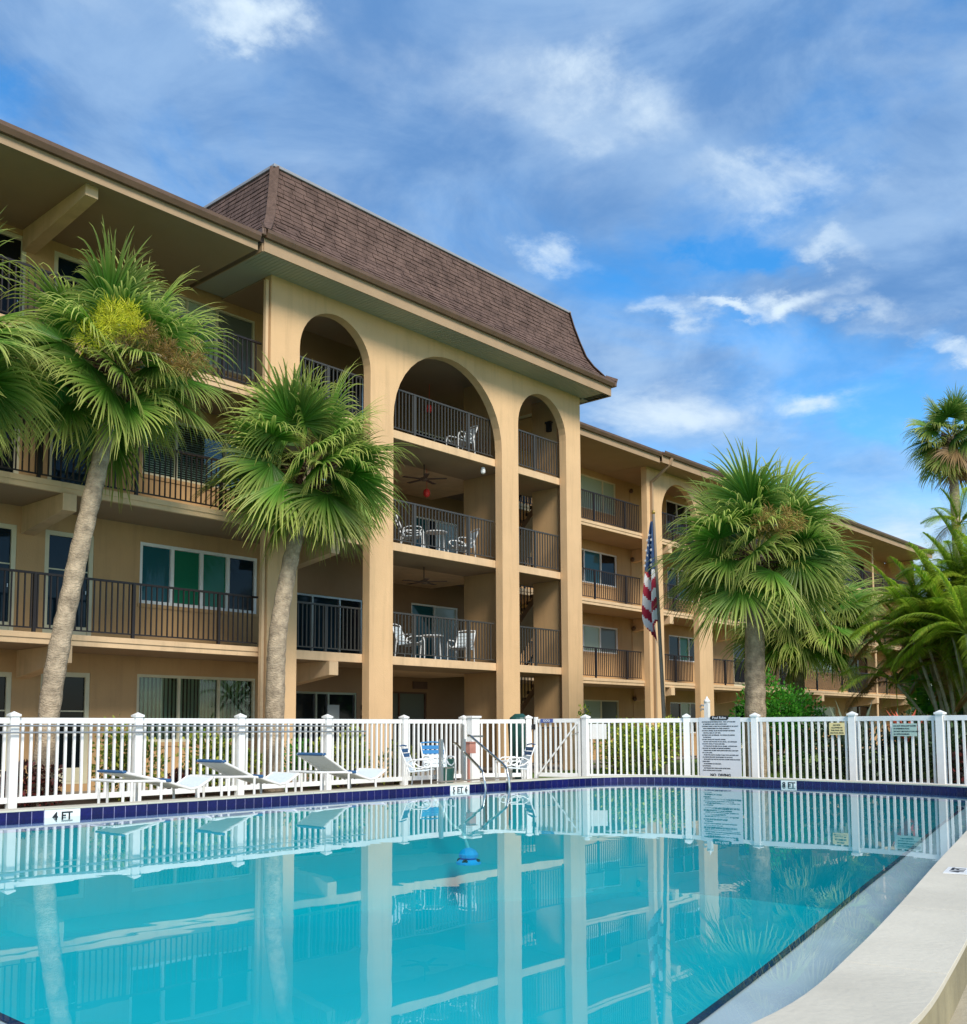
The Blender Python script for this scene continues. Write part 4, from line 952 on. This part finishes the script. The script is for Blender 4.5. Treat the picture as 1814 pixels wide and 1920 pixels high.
part('cap', MB().lathe((20.6, 11.6, 1.78), [(.07, 0), (.075, .03), (.03, .09), (.005, .14)], 10), whitep, lp)
part('tap', MB().tube([(20.58, 11.66, 1.70), (20.56, 11.72, 1.72), (20.55, 11.75, 1.66)], .018, 8), galv, lp)
part('tap', MB().tube([(20.58, 11.66, 1.62), (20.56, 11.72, 1.63), (20.55, 11.74, 1.58)], .016, 8), galv, lp)

# ------------------------------------------------------------------ small things in the tower
def fan(loc, label):
    t_ = thing('ceiling_fan', label, 'fan', loc, 'ceiling fans in the middle bay'); x, y, z = loc
    part('down_rod', MB().tube([(x, y, z), (x, y, z - .35)], .015, 6), railm, t_)
    part('motor', MB().lathe((x, y, z - .45), [(.05, 0), (.1, .03), (.1, .08), (.03, .11)], 12), gutm, t_)
    for k in range(5):
        a = k * 1.2566 + .3; part('blade', MB().bar((x + .1 * math.cos(a), y + .1 * math.sin(a), z - .40), (x + .62 * math.cos(a), y + .62 * math.sin(a), z - .40), .12, .01), brownp, t_)
fan((18.9, 19.0, F[2] - .21), 'brown ceiling fan over the middle balcony, second floor')
fan((18.9, 19.0, F[3] - .21), 'brown ceiling fan over the middle balcony, third floor')
for k, (x, y, z) in enumerate([(19.3, 19.3, 7.62), (19.4, 19.3, 10.0)]):
    tag(part('red_lantern', MB().lathe((x, y, z), [(.02, -.12), (.08, -.08), (.10, 0), (.08, .08), (.02, .12)], 10).tube([(x, y, z + .1), (x, y, z + .7)], .006, 5), redm), 'small red lantern hanging behind the middle balcony, %s' % ('third floor', 'top floor')[k], 'lantern', 'red lanterns in the tower')
tag(part('globe_lamp', MB().lathe((20.1, 17.95, 8.12), [(.02, .14), (.05, .12), (.07, .04), (.06, -.03), (.02, -.06)], 10), whitep), 'small white globe lamp under the top floor slab of the middle opening', 'lamp')
tag(part('wall_lantern', MB().box(23.32, 23.415, 18.15, 18.3, 10.0, 10.25).box(23.30, 23.415, 18.12, 18.33, 10.25, 10.30), ink), 'black wall lantern inside the right narrow arch, top floor', 'lamp')
tag(part('notice_board', MB().box(15.98, 16.35, VW - .0, VW + .012, 1.35, 1.80), poster), 'pale notice sheet taped on the dark ground floor glass of the left narrow opening', 'notice')
tag(part('mailbox', MB().box(17.05, 17.22, VW - .12, VW - .003, 1.25, 1.55).box(17.05, 17.22, VW - .1, VW - .003, 1.7, 1.8), ink), 'small dark box on the wall beside the ground floor glass doors', 'box')
tag(part('vent_grille', MB().box(21.3, 21.9, 21.86, 21.895, 2.4, 2.62), brownp), 'brown vent grille above the ground floor doorway of the middle bay', 'vent')

# ------------------------------------------------------------------ plants
def fan_frond(elev, seedv, R=1.0, pet=0.85, nseg=70, dry=0.0, roll=0.0):
    """fan leaf growing from the origin in the +x direction at elevation elev (radians)"""
    rr = random.Random(seedv); mb = MB()
    d = Vector((math.cos(elev), 0, math.sin(elev)))
    # petiole, bending down with gravity
    pts = []; p = Vector((0, 0, 0)); dirv = d.copy(); nP = 5
    for k in range(nP + 1):
        pts.append(p.copy()); p = p + dirv * (pet / nP); dirv = (dirv + Vector((0, 0, -0.07 * math.cos(elev)))).normalized()
    mb.tube(pts, [.022 - .0025 * k for k in range(nP + 1)], 4, cap=False, cols=[(.75, .35, 0)] * (nP + 1))
    h = pts[-1]; side = Vector((0, 1, 0)); nrm = dirv.cross(side).normalized() * -1
    if nrm.z < 0: nrm = -nrm
    Q = Matrix.Rotation(roll, 3, dirv); side = Q @ side; nrm = Q @ nrm
    tone0 = rr.uniform(.25, .6)
    for k in range(nseg):
        a = -2.25 + 4.5 * (k + .5) / nseg + rr.uniform(-.035, .035); af = abs(a) / 2.25
        fold = .42 * math.sin(af * 1.5)                        # the two halves droop away from the rib
        sd = (dirv * math.cos(a) + side * math.sin(a)).normalized()
        sd = (sd - nrm * fold * .6 + nrm * rr.uniform(-.05, .05)).normalized()
        Ls = R * (1.0 - .30 * af) * rr.uniform(.82, 1.15)
        wv = sd.cross(nrm).normalized()
        N_ = 9; prev = None; q = h.copy(); dv = sd.copy(); tone = tone0 + rr.uniform(-.15, .3); lax = rr.uniform(.35, 1.9); sw = rr.uniform(-.05, .05)
        for i in range(N_ + 1):
            f = i / N_
            wdt = R * .0195 * (f / .36 if f < .36 else max(0, 1 - (f - .36) / .64) ** .75) + .0012
            tipc = dry if dry else max(0, (f - .28) / .72) ** 1.3 * .9 + .06 * rr.random()
            row = [q - wv * wdt, q + nrm * wdt * .45, q + wv * wdt]
            o = len(mb.v)
            for x in row: mb.v.append(tuple(x)); mb.c.append((tipc, tone, 0))
            if prev is not None: mb.f += [(prev, prev + 1, o + 1, o), (prev + 1, prev + 2, o + 2, o + 1)]
            prev = o; q = q + dv * (Ls / N_)
            if f > .30: dv = (dv + side * sw + Vector((0, 0, -1)) * (.03 + .85 * (f - .30) * lax) * (.35 + .75 * (1 - abs(dv.z)))).normalized()
    return mb
ELEV = [1.35, 1.05, .8, .55, .3, .05, -.2, -.5, -.8, -1.1]
FRONDS = {}
def get_frond(k, var, R, pet, dry):
    key = (k, var, R, pet, dry)
    if key not in FRONDS: FRONDS[key] = fan_frond(ELEV[k], k * 17 + var * 131 + 5, R, pet, dry=(.8 if dry else 0), roll=(-.8, -.3, .25, .75)[var]).mesh('frond', fanleaf2 if dry else fanleaf, True)
    return FRONDS[key]
def palm(path, radii, R, pet, label, n=34, counts=None, seedv=1, boots=True, group='fan palms round the pool', dryn=0, ring=.10):
    rr = random.Random(seedv); base = path[0]; top = Vector(path[-1])
    t_ = thing('palm_tree', label, 'palm tree', base, group)
    pts = catmull_open([Vector(p) for p in path], 14); k = len(pts)
    rad = []
    for i in range(k):
        f = i / (k - 1) * (len(radii) - 1); a = int(min(f, len(radii) - 1.001)); rad.append(radii[a] + (radii[a + 1] - radii[a]) * (f - a))
    rad = [r_ * (1 + .045 * math.sin(i * 2.1) + rr.uniform(-.025, .025)) for i, r_ in enumerate(rad)]
    mb = MB(); mb.tube(pts, rad, 16); mb.smooth = True; tr = part('trunk', mb, trunkm, t_)
    if boots:
        bt = MB()
        for q in range(260):
            a = rr.uniform(0, 6.283); hgt = rr.uniform(-.95, .15); ax = Vector((math.cos(a), math.sin(a), 0)); r1 = radii[-1]
            # position on the leaning axis
            dax = (top - pts[-6]).normalized(); b0 = top + dax * hgt + ax * (r1 * .92 + .13 * (hgt + .95)); ln = rr.uniform(.12, .36)
            b1 = b0 + (ax * rr.uniform(.4, .9) + Vector((0, 0, rr.uniform(-.3, .9)))).normalized() * ln
            bt.bar(b0 - ax * .05, b1, .05 * rr.uniform(.4, 1), .014)
        part('leaf_bases', bt, bootm, t_)
    counts = counts or [3, 4, 5, 6, 6, 6, 5, 4, 2, 0]
    tot = 0
    for lv, c in enumerate(counts):
        a0 = rr.uniform(0, 6.28)
        for q in range(c):
            a = a0 + 6.283 * q / c + rr.uniform(-.25, .25); dry = lv >= 9 and rr.random() < .25 or (dryn and lv >= 7 and rr.random() < .75)
            me = get_frond(lv, rr.randrange(4), R, pet, dry)
            o = bpy.data.objects.new('frond', me); link(o, t_, tuple(top + Vector((.06 * math.cos(a), .06 * math.sin(a), .12 - .035 * lv))))
            o.rotation_euler = (rr.uniform(-.22, .22), rr.uniform(-.16, .16), a); sc = rr.uniform(.82, 1.12); o.scale = (sc, sc, sc)
    return t_
def catmull_open(P, k):
    out = []; n = len(P)
    for i in range(n - 1):
        p0 = P[max(0, i - 1)]; p1 = P[i]; p2 = P[i + 1]; p3 = P[min(n - 1, i + 2)]
        for q in range(k):
            u = q / k; out.append(0.5 * ((2 * p1) + (p2 - p0) * u + (2 * p0 - 5 * p1 + 4 * p2 - p3) * u * u + (3 * p1 - p0 - 3 * p2 + p3) * u ** 3))
    out.append(P[-1]); return out
def plume(center, size, seedv, m, parent, name='flower_plume', n=420, squash=.6):
    rr = random.Random(seedv); mb = MB(); lob = []
    for k in range(11): lob.append((Vector((rr.gauss(0, .42), rr.gauss(0, .42), rr.gauss(0, .26))) * size, size * rr.uniform(.22, .42)))
    for k in range(int(n * 2.2)):
        c, r0 = rr.choice(lob); d = Vector((rr.gauss(0, 1), rr.gauss(0, 1), rr.gauss(0, 1))).normalized()
        p = Vector(center) + c + d * r0 * rr.uniform(.3, 1); q = p + (d + Vector((rr.uniform(-.8, .8), rr.uniform(-.8, .8), rr.uniform(-.3, .7)))).normalized() * size * rr.uniform(.10, .24)
        w = d.cross(Vector((rr.random(), rr.random(), rr.random()))).normalized() * .0045
        mb.add([p - w, p + w, q + w * .5, q - w * .5], [(0, 1, 2, 3)], (rr.random(), rr.random(), 0))
    return part(name, mb.mesh(name, m, True), m, parent)
p1 = palm([(7.62, 16.5, -.05), (7.75, 16.5, 1.9), (8.08, 16.5, 3.9), (8.45, 16.45, 5.9), (8.70, 16.4, 7.55)], [.185, .172, .158, .145, .13], 1.22, .95, 'tall leaning fan palm with a yellow bloom, its crown under the left eave', seedv=11, counts=[2, 4, 4, 5, 5, 5, 5, 5, 2, 0])
def stalk(a, b, parent):
    A = Vector(a); Bq = Vector(b); m_ = A.lerp(Bq, .5) + Vector((0, 0, .25)); part('bloom_stalk', MB().tube(catmull_open([A, m_, Bq], 5), .02, 6), canem, parent)
plume((7.95, 15.0, 7.85), .60, 3, bloom, p1, n=900); plume((9.0, 14.9, 7.38), .46, 4, bloomb, p1, n=700); plume((8.5, 14.9, 7.50), .46, 5, bloomb, p1, n=700)
stalk((8.7, 16.3, 7.6), (8.0, 15.1, 7.8), p1); stalk((8.7, 16.3, 7.5), (8.95, 15.0, 7.4), p1)
p2 = palm([(12.22, 16.45, -.05), (12.22, 16.45, 1.8), (12.28, 16.45, 3.2), (12.62, 16.45, 4.9), (13.0, 16.4, 6.6)], [.19, .19, .18, .16, .145], 1.38, .95, 'shorter fan palm with a curved trunk in front of the arched tower', seedv=23, counts=[2, 4, 4, 5, 5, 6, 6, 5, 3, 0])
p0 = palm([(4.9, 16.3, -.05), (5.05, 16.35, 3), (5.2, 16.35, 5.3), (5.35, 16.3, 6.95)], [.2, .19, .17, .15], 1.25, .95, 'fan palm cut by the left edge of the photo, only its crown in view', seedv=37, counts=[1, 2, 3, 4, 5, 6, 6, 5, 3, 0])
p3 = palm([(22.0, 11.15, -.05), (22.0, 11.12, 1.8), (22.0, 11.08, 3.5), (22.0, 11.0, 5.25)], [.25, .24, .225, .20], 1.5, 1.1, 'broad fan palm with a straight pale trunk behind the right fence', seedv=41, counts=[3, 5, 6, 6, 7, 7, 6, 5, 2, 0])
plume((20.6, 9.75, 5.68), .55, 6, bloomb, p3, n=700); stalk((22, 11, 5.1), (20.7, 9.85, 5.65), p3)
p4 = palm([(28.0, 12.95, -.05), (28.0, 12.85, 2.0), (28.0, 12.45, 4.3)], [.2, .18, .16], 1.5, 1.1, 'smaller fan palm with a dark leaning trunk just behind the broad right palm', seedv=53, counts=[2, 3, 4, 5, 6, 6, 6, 5, 3, 0])
p5 = palm([(42, 12.35, -.05), (42, 12.4, 6.0), (42, 12.45, 12.7)], [.23, .19, .17], 1.25, .9, 'very tall slender fan palm with brown hanging dead leaves against the sky', seedv=61, counts=[2, 3, 3, 4, 4, 4, 4, 5, 5, 4], dryn=1)

# feather palms
def feather(elev, seedv, Ln=1.8, nl=54, dry=False):
    rr = random.Random(seedv); mb = MB(); p = Vector((0, 0, 0)); d = Vector((math.cos(elev), 0, math.sin(elev))); pts = []; ds = []; n = 16
    for k in range(n + 1):
        pts.append(p.copy()); ds.append(d.copy()); p = p + d * (Ln / n); d = (d + Vector((0, 0, -.11 * (1 - .2 * abs(d.z))))).normalized()
    mb.tube(pts, [.018 * (1 - .85 * k / n) + .002 for k in range(n + 1)], 4, cap=False, cols=[(.7, .4, 0)] * (n + 1))
    for k in range(nl):
        f = .16 + .84 * k / nl; x = f * n; i = min(int(x), n - 1); b = pts[i].lerp(pts[i + 1], x - i); dd = ds[i]
        ll = Ln * .27 * abs(math.sin(math.pi * (.12 + .86 * f))) ** .6 * rr.uniform(.85, 1.1)
        for sy in (-1, 1):
            sd = (dd * .55 + Vector((0, sy, 0)) * .8 + Vector((0, 0, .18))).normalized(); q = b.copy(); prev = None; dv = sd; w0 = .012; tone = rr.uniform(.2, .8); tp_ = rr.uniform(0, .5)
            for j in range(4):
                ff = j / 3; w = w0 * max(0, 1 - ff) ** .7 + .001; wv = dv.cross(Vector((0, 0, 1))).normalized() * w; o = len(mb.v)
                mb.v += [tuple(q - wv), tuple(q + wv)]; mb.c += [(tp_ + .4 * ff, tone, 0)] * 2
                if prev is not None: mb.f.append((prev, prev + 1, o + 1, o))
                prev = o; q = q + dv * ll / 3; dv = (dv + Vector((0, 0, -.42))).normalized()
    return mb
FT = {}
def get_feather(k, var, dry):
    key = (k, var, dry)
    if key not in FT: FT[key] = feather([1.35, 1.1, .85, .6, .3, -.1][k], k * 31 + var * 7 + 3).mesh('frond', featherdry if dry else featherleaf, True)
    return FT[key]
def areca(base, stems, label, seedv, sc=1.0, hmin=3.2, hmax=5.2, group='clumping feather palms on the right', spread=1.0):
    rr = random.Random(seedv); t_ = thing('feather_palm', label, 'palm tree', base, group)
    for k in range(stems):
        a = rr.uniform(0, 6.28); r0 = rr.uniform(.1, .4); hgt = rr.uniform(hmin, hmax); ln = rr.uniform(.2, .9) * spread
        b = Vector(base) + Vector((r0 * math.cos(a), r0 * math.sin(a), 0)); tp_ = b + Vector((ln * math.cos(a), ln * math.sin(a), hgt))
        md = b.lerp(tp_, .5) + Vector((-.12 * ln * math.cos(a), -.12 * ln * math.sin(a), .1))
        tr = MB(); tr.tube(catmull_open([b, md, tp_], 6), [.05 - .0015 * i for i in range(13)], 8); tr.smooth = True
        part('cane', tr, canem, t_)
        for q in range(13):
            lv = [0, 0, 1, 1, 1, 2, 2, 2, 3, 3, 4, 4, 5][q]; aa = q * 2.4 + rr.uniform(-.3, .3); dry = (lv >= 4 and rr.random() < .45)
            o = bpy.data.objects.new('frond', get_feather(lv, rr.randrange(2), dry)); link(o, t_, tuple(tp_)); s2 = sc * rr.uniform(.8, 1.1)
            o.rotation_euler = (rr.uniform(-.15, .15), 0, aa); o.scale = (s2, s2, s2)
    return t_
areca((25.3, 7.5, 0), 15, 'dense feather palm clump with pale leaning canes left of the right edge clump', 71, 1.0, 2.2, 4.5, spread=1.3)
areca((24.0, 6.7, 0), 13, 'feather palm clump with brown hanging sheaths at the right edge of the photo', 72, 1.0, 2.0, 4.5, spread=1.4)
areca((30.0, 8.0, 0), 12, 'dark feather palm clump behind, reaching toward the end of the right wing', 73, 1.1, 2.6, 4.4)
areca((28.2, 7.2, 0), 12, 'rear feather palm clump below the very tall palm', 74, 1.15, 3.4, 4.8)
qp = areca((36.0, 10.35, 0), 1, 'thin feather palm with drooping pale green fronds beside the very tall palm trunk', 75, .95, 7.9, 8.0, spread=.2)

def bush(name, center, size, n, m, label, cat, seedv, leaf=.07, group=None, stems=True, shape=1.0):
    rr = random.Random(seedv); t_ = thing(name, label, cat, (center[0], center[1], 0), group); mb = MB(); lobes = []
    for k in range(9): lobes.append((Vector((rr.uniform(-.6, .6) * size[0], rr.uniform(-.6, .6) * size[1], rr.uniform(.3, .85) * size[2])), rr.uniform(.3, .5)))
    for k in range(n):
        c, r_ = rr.choice(lobes); d = Vector((rr.gauss(0, 1), rr.gauss(0, 1), rr.gauss(0, 1))).normalized(); rad = rr.uniform(.55, 1.08)
        p = c + Vector((d.x * size[0] * r_, d.y * size[1] * r_, d.z * size[2] * r_ * .8)) * rad
        if p.z < .03: continue
        p = p + Vector((center[0], center[1], 0)); u = (d + Vector((rr.uniform(-.8, .8), rr.uniform(-.8, .8), rr.uniform(-.3, .8)))).normalized(); w = u.cross(Vector((rr.uniform(-1, 1), rr.uniform(-1, 1), rr.uniform(-1, 1)))).normalized()
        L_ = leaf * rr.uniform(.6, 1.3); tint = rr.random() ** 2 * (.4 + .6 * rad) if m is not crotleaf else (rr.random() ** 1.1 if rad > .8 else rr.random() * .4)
        mb.add([p, p + u * L_ * .5 + w * L_ * .30, p + u * L_, p + u * L_ * .5 - w * L_ * .30], [(0, 1, 2, 3)], (tint, rr.uniform(.1, .9), 0))
    part('foliage', mb.mesh('foliage', m, True), m, t_)
    if stems:
        st = MB()
        for k in range(7):
            a = rr.uniform(0, 6.28); st.tube([(center[0] + .05 * math.cos(a), center[1] + .05 * math.sin(a), 0), (center[0] + .3 * size[0] * math.cos(a), center[1] + .3 * size[1] * math.sin(a), size[2] * .6)], [.02, .01], 5)
        part('stem', st, bootm, t_)
    return t_
GSb = 'shrubs in the bed behind the left fence'
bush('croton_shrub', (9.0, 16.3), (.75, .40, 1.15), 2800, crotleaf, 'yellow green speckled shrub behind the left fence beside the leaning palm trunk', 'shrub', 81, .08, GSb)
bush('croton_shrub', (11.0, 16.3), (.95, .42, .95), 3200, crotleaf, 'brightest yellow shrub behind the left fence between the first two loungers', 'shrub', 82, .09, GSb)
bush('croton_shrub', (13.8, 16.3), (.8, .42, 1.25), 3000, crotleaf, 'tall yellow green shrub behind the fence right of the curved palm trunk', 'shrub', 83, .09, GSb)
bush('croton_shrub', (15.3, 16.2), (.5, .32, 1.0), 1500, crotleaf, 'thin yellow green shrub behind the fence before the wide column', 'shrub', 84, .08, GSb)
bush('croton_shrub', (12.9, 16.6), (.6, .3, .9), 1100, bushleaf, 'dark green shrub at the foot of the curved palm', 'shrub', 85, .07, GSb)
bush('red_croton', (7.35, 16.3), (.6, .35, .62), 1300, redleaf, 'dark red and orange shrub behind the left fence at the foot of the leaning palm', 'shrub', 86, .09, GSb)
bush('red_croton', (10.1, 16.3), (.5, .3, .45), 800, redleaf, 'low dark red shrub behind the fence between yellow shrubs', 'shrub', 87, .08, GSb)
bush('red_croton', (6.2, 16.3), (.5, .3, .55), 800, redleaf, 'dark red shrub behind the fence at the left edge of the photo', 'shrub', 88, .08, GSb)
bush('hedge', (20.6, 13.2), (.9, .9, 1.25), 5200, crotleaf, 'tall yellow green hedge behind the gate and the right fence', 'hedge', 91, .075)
bush('hedge', (21.4, 14.6), (.9, .8, 1.25), 3000, crotleaf, 'yellow green hedge clump behind the diagonal gate brace', 'hedge', 92, .075)
bush('slender_shrub', (23.3, 17.0), (.25, .25, 1.7), 500, crotleaf, 'thin yellow tipped shrub peeking above the gate', 'shrub', 93, .08)
bush('round_shrub', (25.6, 12.35), (1.35, 1.2, 2.4), 7500, bushleaf, 'rounded bright green shrub behind the trunk of the broad right palm', 'shrub', 94, .10)
GD = 'dark shrubs behind the right fence'
for k, (x, y, w, h) in enumerate([(22.6, 9.6, 1.0, 1.3), (22.3, 8.0, 1.0, 1.25), (21.6, 6.6, 1.0, 1.3), (21.3, 5.2, 1.0, 1.3), (21.0, 3.8, 1.0, 1.3)]):
    bush('dark_shrub', (x, y), (w, w * .9, h), 2600, darkleaf if k % 2 == 0 else darkleaf, ['dark green shrub behind the fence right of the rules sign', 'dark green shrub behind the yellow notice', 'dark green shrub behind the pale green notice', 'dark shrub behind the last full fence panel', 'dark shrub beyond the right edge fence post'][k], 'shrub', 100 + k, .09, GD)
bush('red_croton', (20.8, 6.0), (.6, .6, .9), 900, redleaf, 'dark red leaved shrub behind the last fence panel on the right', 'shrub', 106, .09)
# agave blades and coral bromeliad
def blades(name, center, n, Lb, m, label, cat, seedv, lean=.5, w=.05):
    rr = random.Random(seedv); t_ = thing(name, label, cat, center)
    for k in range(n):
        a = rr.uniform(0, 6.28); ll = Lb * rr.uniform(.6, 1.05); d = Vector((math.cos(a) * lean * rr.uniform(.3, 1.2), math.sin(a) * lean * rr.uniform(.3, 1.2), 1)).normalized(); wv = d.cross(Vector((-math.sin(a), math.cos(a), 0))).normalized(); sv = Vector((-math.sin(a), math.cos(a), 0)); mb = MB(); p = Vector(center); prev = None; tone = rr.uniform(.3, .8)
        for j in range(5):
            f = j / 4; ww = w * max(0, 1 - f) ** .6 * (.7 + f) + .002; o = len(mb.v); mb.v += [tuple(p - sv * ww), tuple(p - wv * ww * .3), tuple(p + sv * ww)]; mb.c += [(f * .8, tone, 0)] * 3
            if prev is not None: mb.f += [(prev, prev + 1, o + 1, o), (prev + 1, prev + 2, o + 2, o + 1)]
            prev = o; p = p + d * ll / 4; d = (d + Vector((math.cos(a), math.sin(a), -.2)) * .06).normalized()
        part('blade', mb.mesh('blade', m, True), m, t_)
    return t_
blades('agave', (22.6, 9.05, .2), 26, 1.65, agavem, 'grey green agave with upright spiky blades above the right fence', 'agave', 111, .55, .055)
blades('agave', (23.0, 8.2, .2), 18, 1.55, agavem, 'second spiky agave, between the first one and the coral bromeliad', 'agave', 112, .6, .05)
blades('bromeliad', (21.8, 7.62, .9), 18, .8, bromm, 'coral red bromeliad showing just above the right fence', 'bromeliad', 113, .9, .06)
# background greenery past the end of the building
for k, (x, y, w, h) in enumerate([(33, 8.7, 2.6, 4.6), (37, 7.0, 3.4, 5.2), (31, 5.4, 2.6, 4.6), (46, 11.5, 4.4, 5.8), (58, 15.5, 3.0, 5.0)]):
    bush('garden_tree', (x, y), (w, w, h), 11000, darkleaf if k % 2 else bushleaf, ['bushy green tree behind the feather palms, below the tall palm', 'bushy dark tree at the right edge behind the feather palms', 'low bushy tree behind the right edge clump', 'dark bushy tree far behind the right palms', 'bushy tree beside the far end of the building'][k], 'tree', 120 + k, .26, 'trees beyond the garden')
# grass tufts along the fence foot
rr = random.Random(9); g = MB()
for k in range(9000):
    x = rr.uniform(19.8, 27); y = rr.uniform(8.5, 17.0); hgt = rr.uniform(.05, .13); a = rr.uniform(0, 6.28); dx, dy = .006 * math.cos(a), .006 * math.sin(a)
    g.add([(x - dx, y - dy, -.02), (x + dx, y + dy, -.02), (x + rr.uniform(-.04, .04), y + rr.uniform(-.04, .04), hgt)], [(0, 1, 2)], (rr.random(), rr.random(), 0))
gr = part('grass', g.mesh('grass', leafmat('grass_blade', (.06, .13, .015), (.20, .30, .05)), True), None, None); gr['kind'] = 'stuff'; gr['label'] = 'short lawn grass behind the right fence'; gr['category'] = 'grass'
rr = random.Random(10); g = MB()
for k in range(60):
    x = uni(20.2, 21.4); y = uni(5.0, 8.2); s__ = uni(.05, .14); g.lathe((x, y, 0), [(s__ * .6, -.02), (s__, .03), (s__ * .7, .08), (s__ * .2, .10)], 6)
gs = part('rocks', g, mat('pale_edging_rock', (.5, .48, .42), .9, nscale=5, namp=.3)); gs['kind'] = 'stuff'; gs['label'] = 'pale edging stones at the foot of the right shrubs'; gs['category'] = 'stones'

# ------------------------------------------------------------------ made-up cleaner shape standing in for a mirrored figure
bright = mat('bright_blue_standin', (.02, .50, .95), .5)
CX, CY, CZ2 = 12.75, 11.75, -.98
pc = thing('mirrored_figure_standin', 'made up blue shape with a pale hose, standing in for a mirrored figure by the handrail', 'reflection stand-in', (CX, CY, CZ2))
part('body', MB().lathe((CX, CY, CZ2), [(.10, 0), (.16, .03), (.17, .08), (.12, .15), (.04, .19)], 14), bright, pc)
part('skirt', MB().lathe((CX, CY, CZ2 - .08), [(.21, 0), (.21, .03), (.15, .08)], 14), bright, pc)
for q in range(4):
    a = q * 1.57 + .4; part('wheel', MB().tube([(CX + .14 * math.cos(a), CY + .14 * math.sin(a), CZ2 - .04), (CX + .19 * math.cos(a), CY + .19 * math.sin(a), CZ2 - .04)], .05, 10), greenp, pc)
part('hose', MB().tube(catmull_open([Vector(p) for p in [(CX, CY, CZ2 + .17), (CX - .1, CY + .05, -.55), (CX - .35, CY + .1, -.35), (CX - .4, CY + .25, -.1), (CX - .3, 12.30, .05)]], 6), .025, 8), whitep, pc)
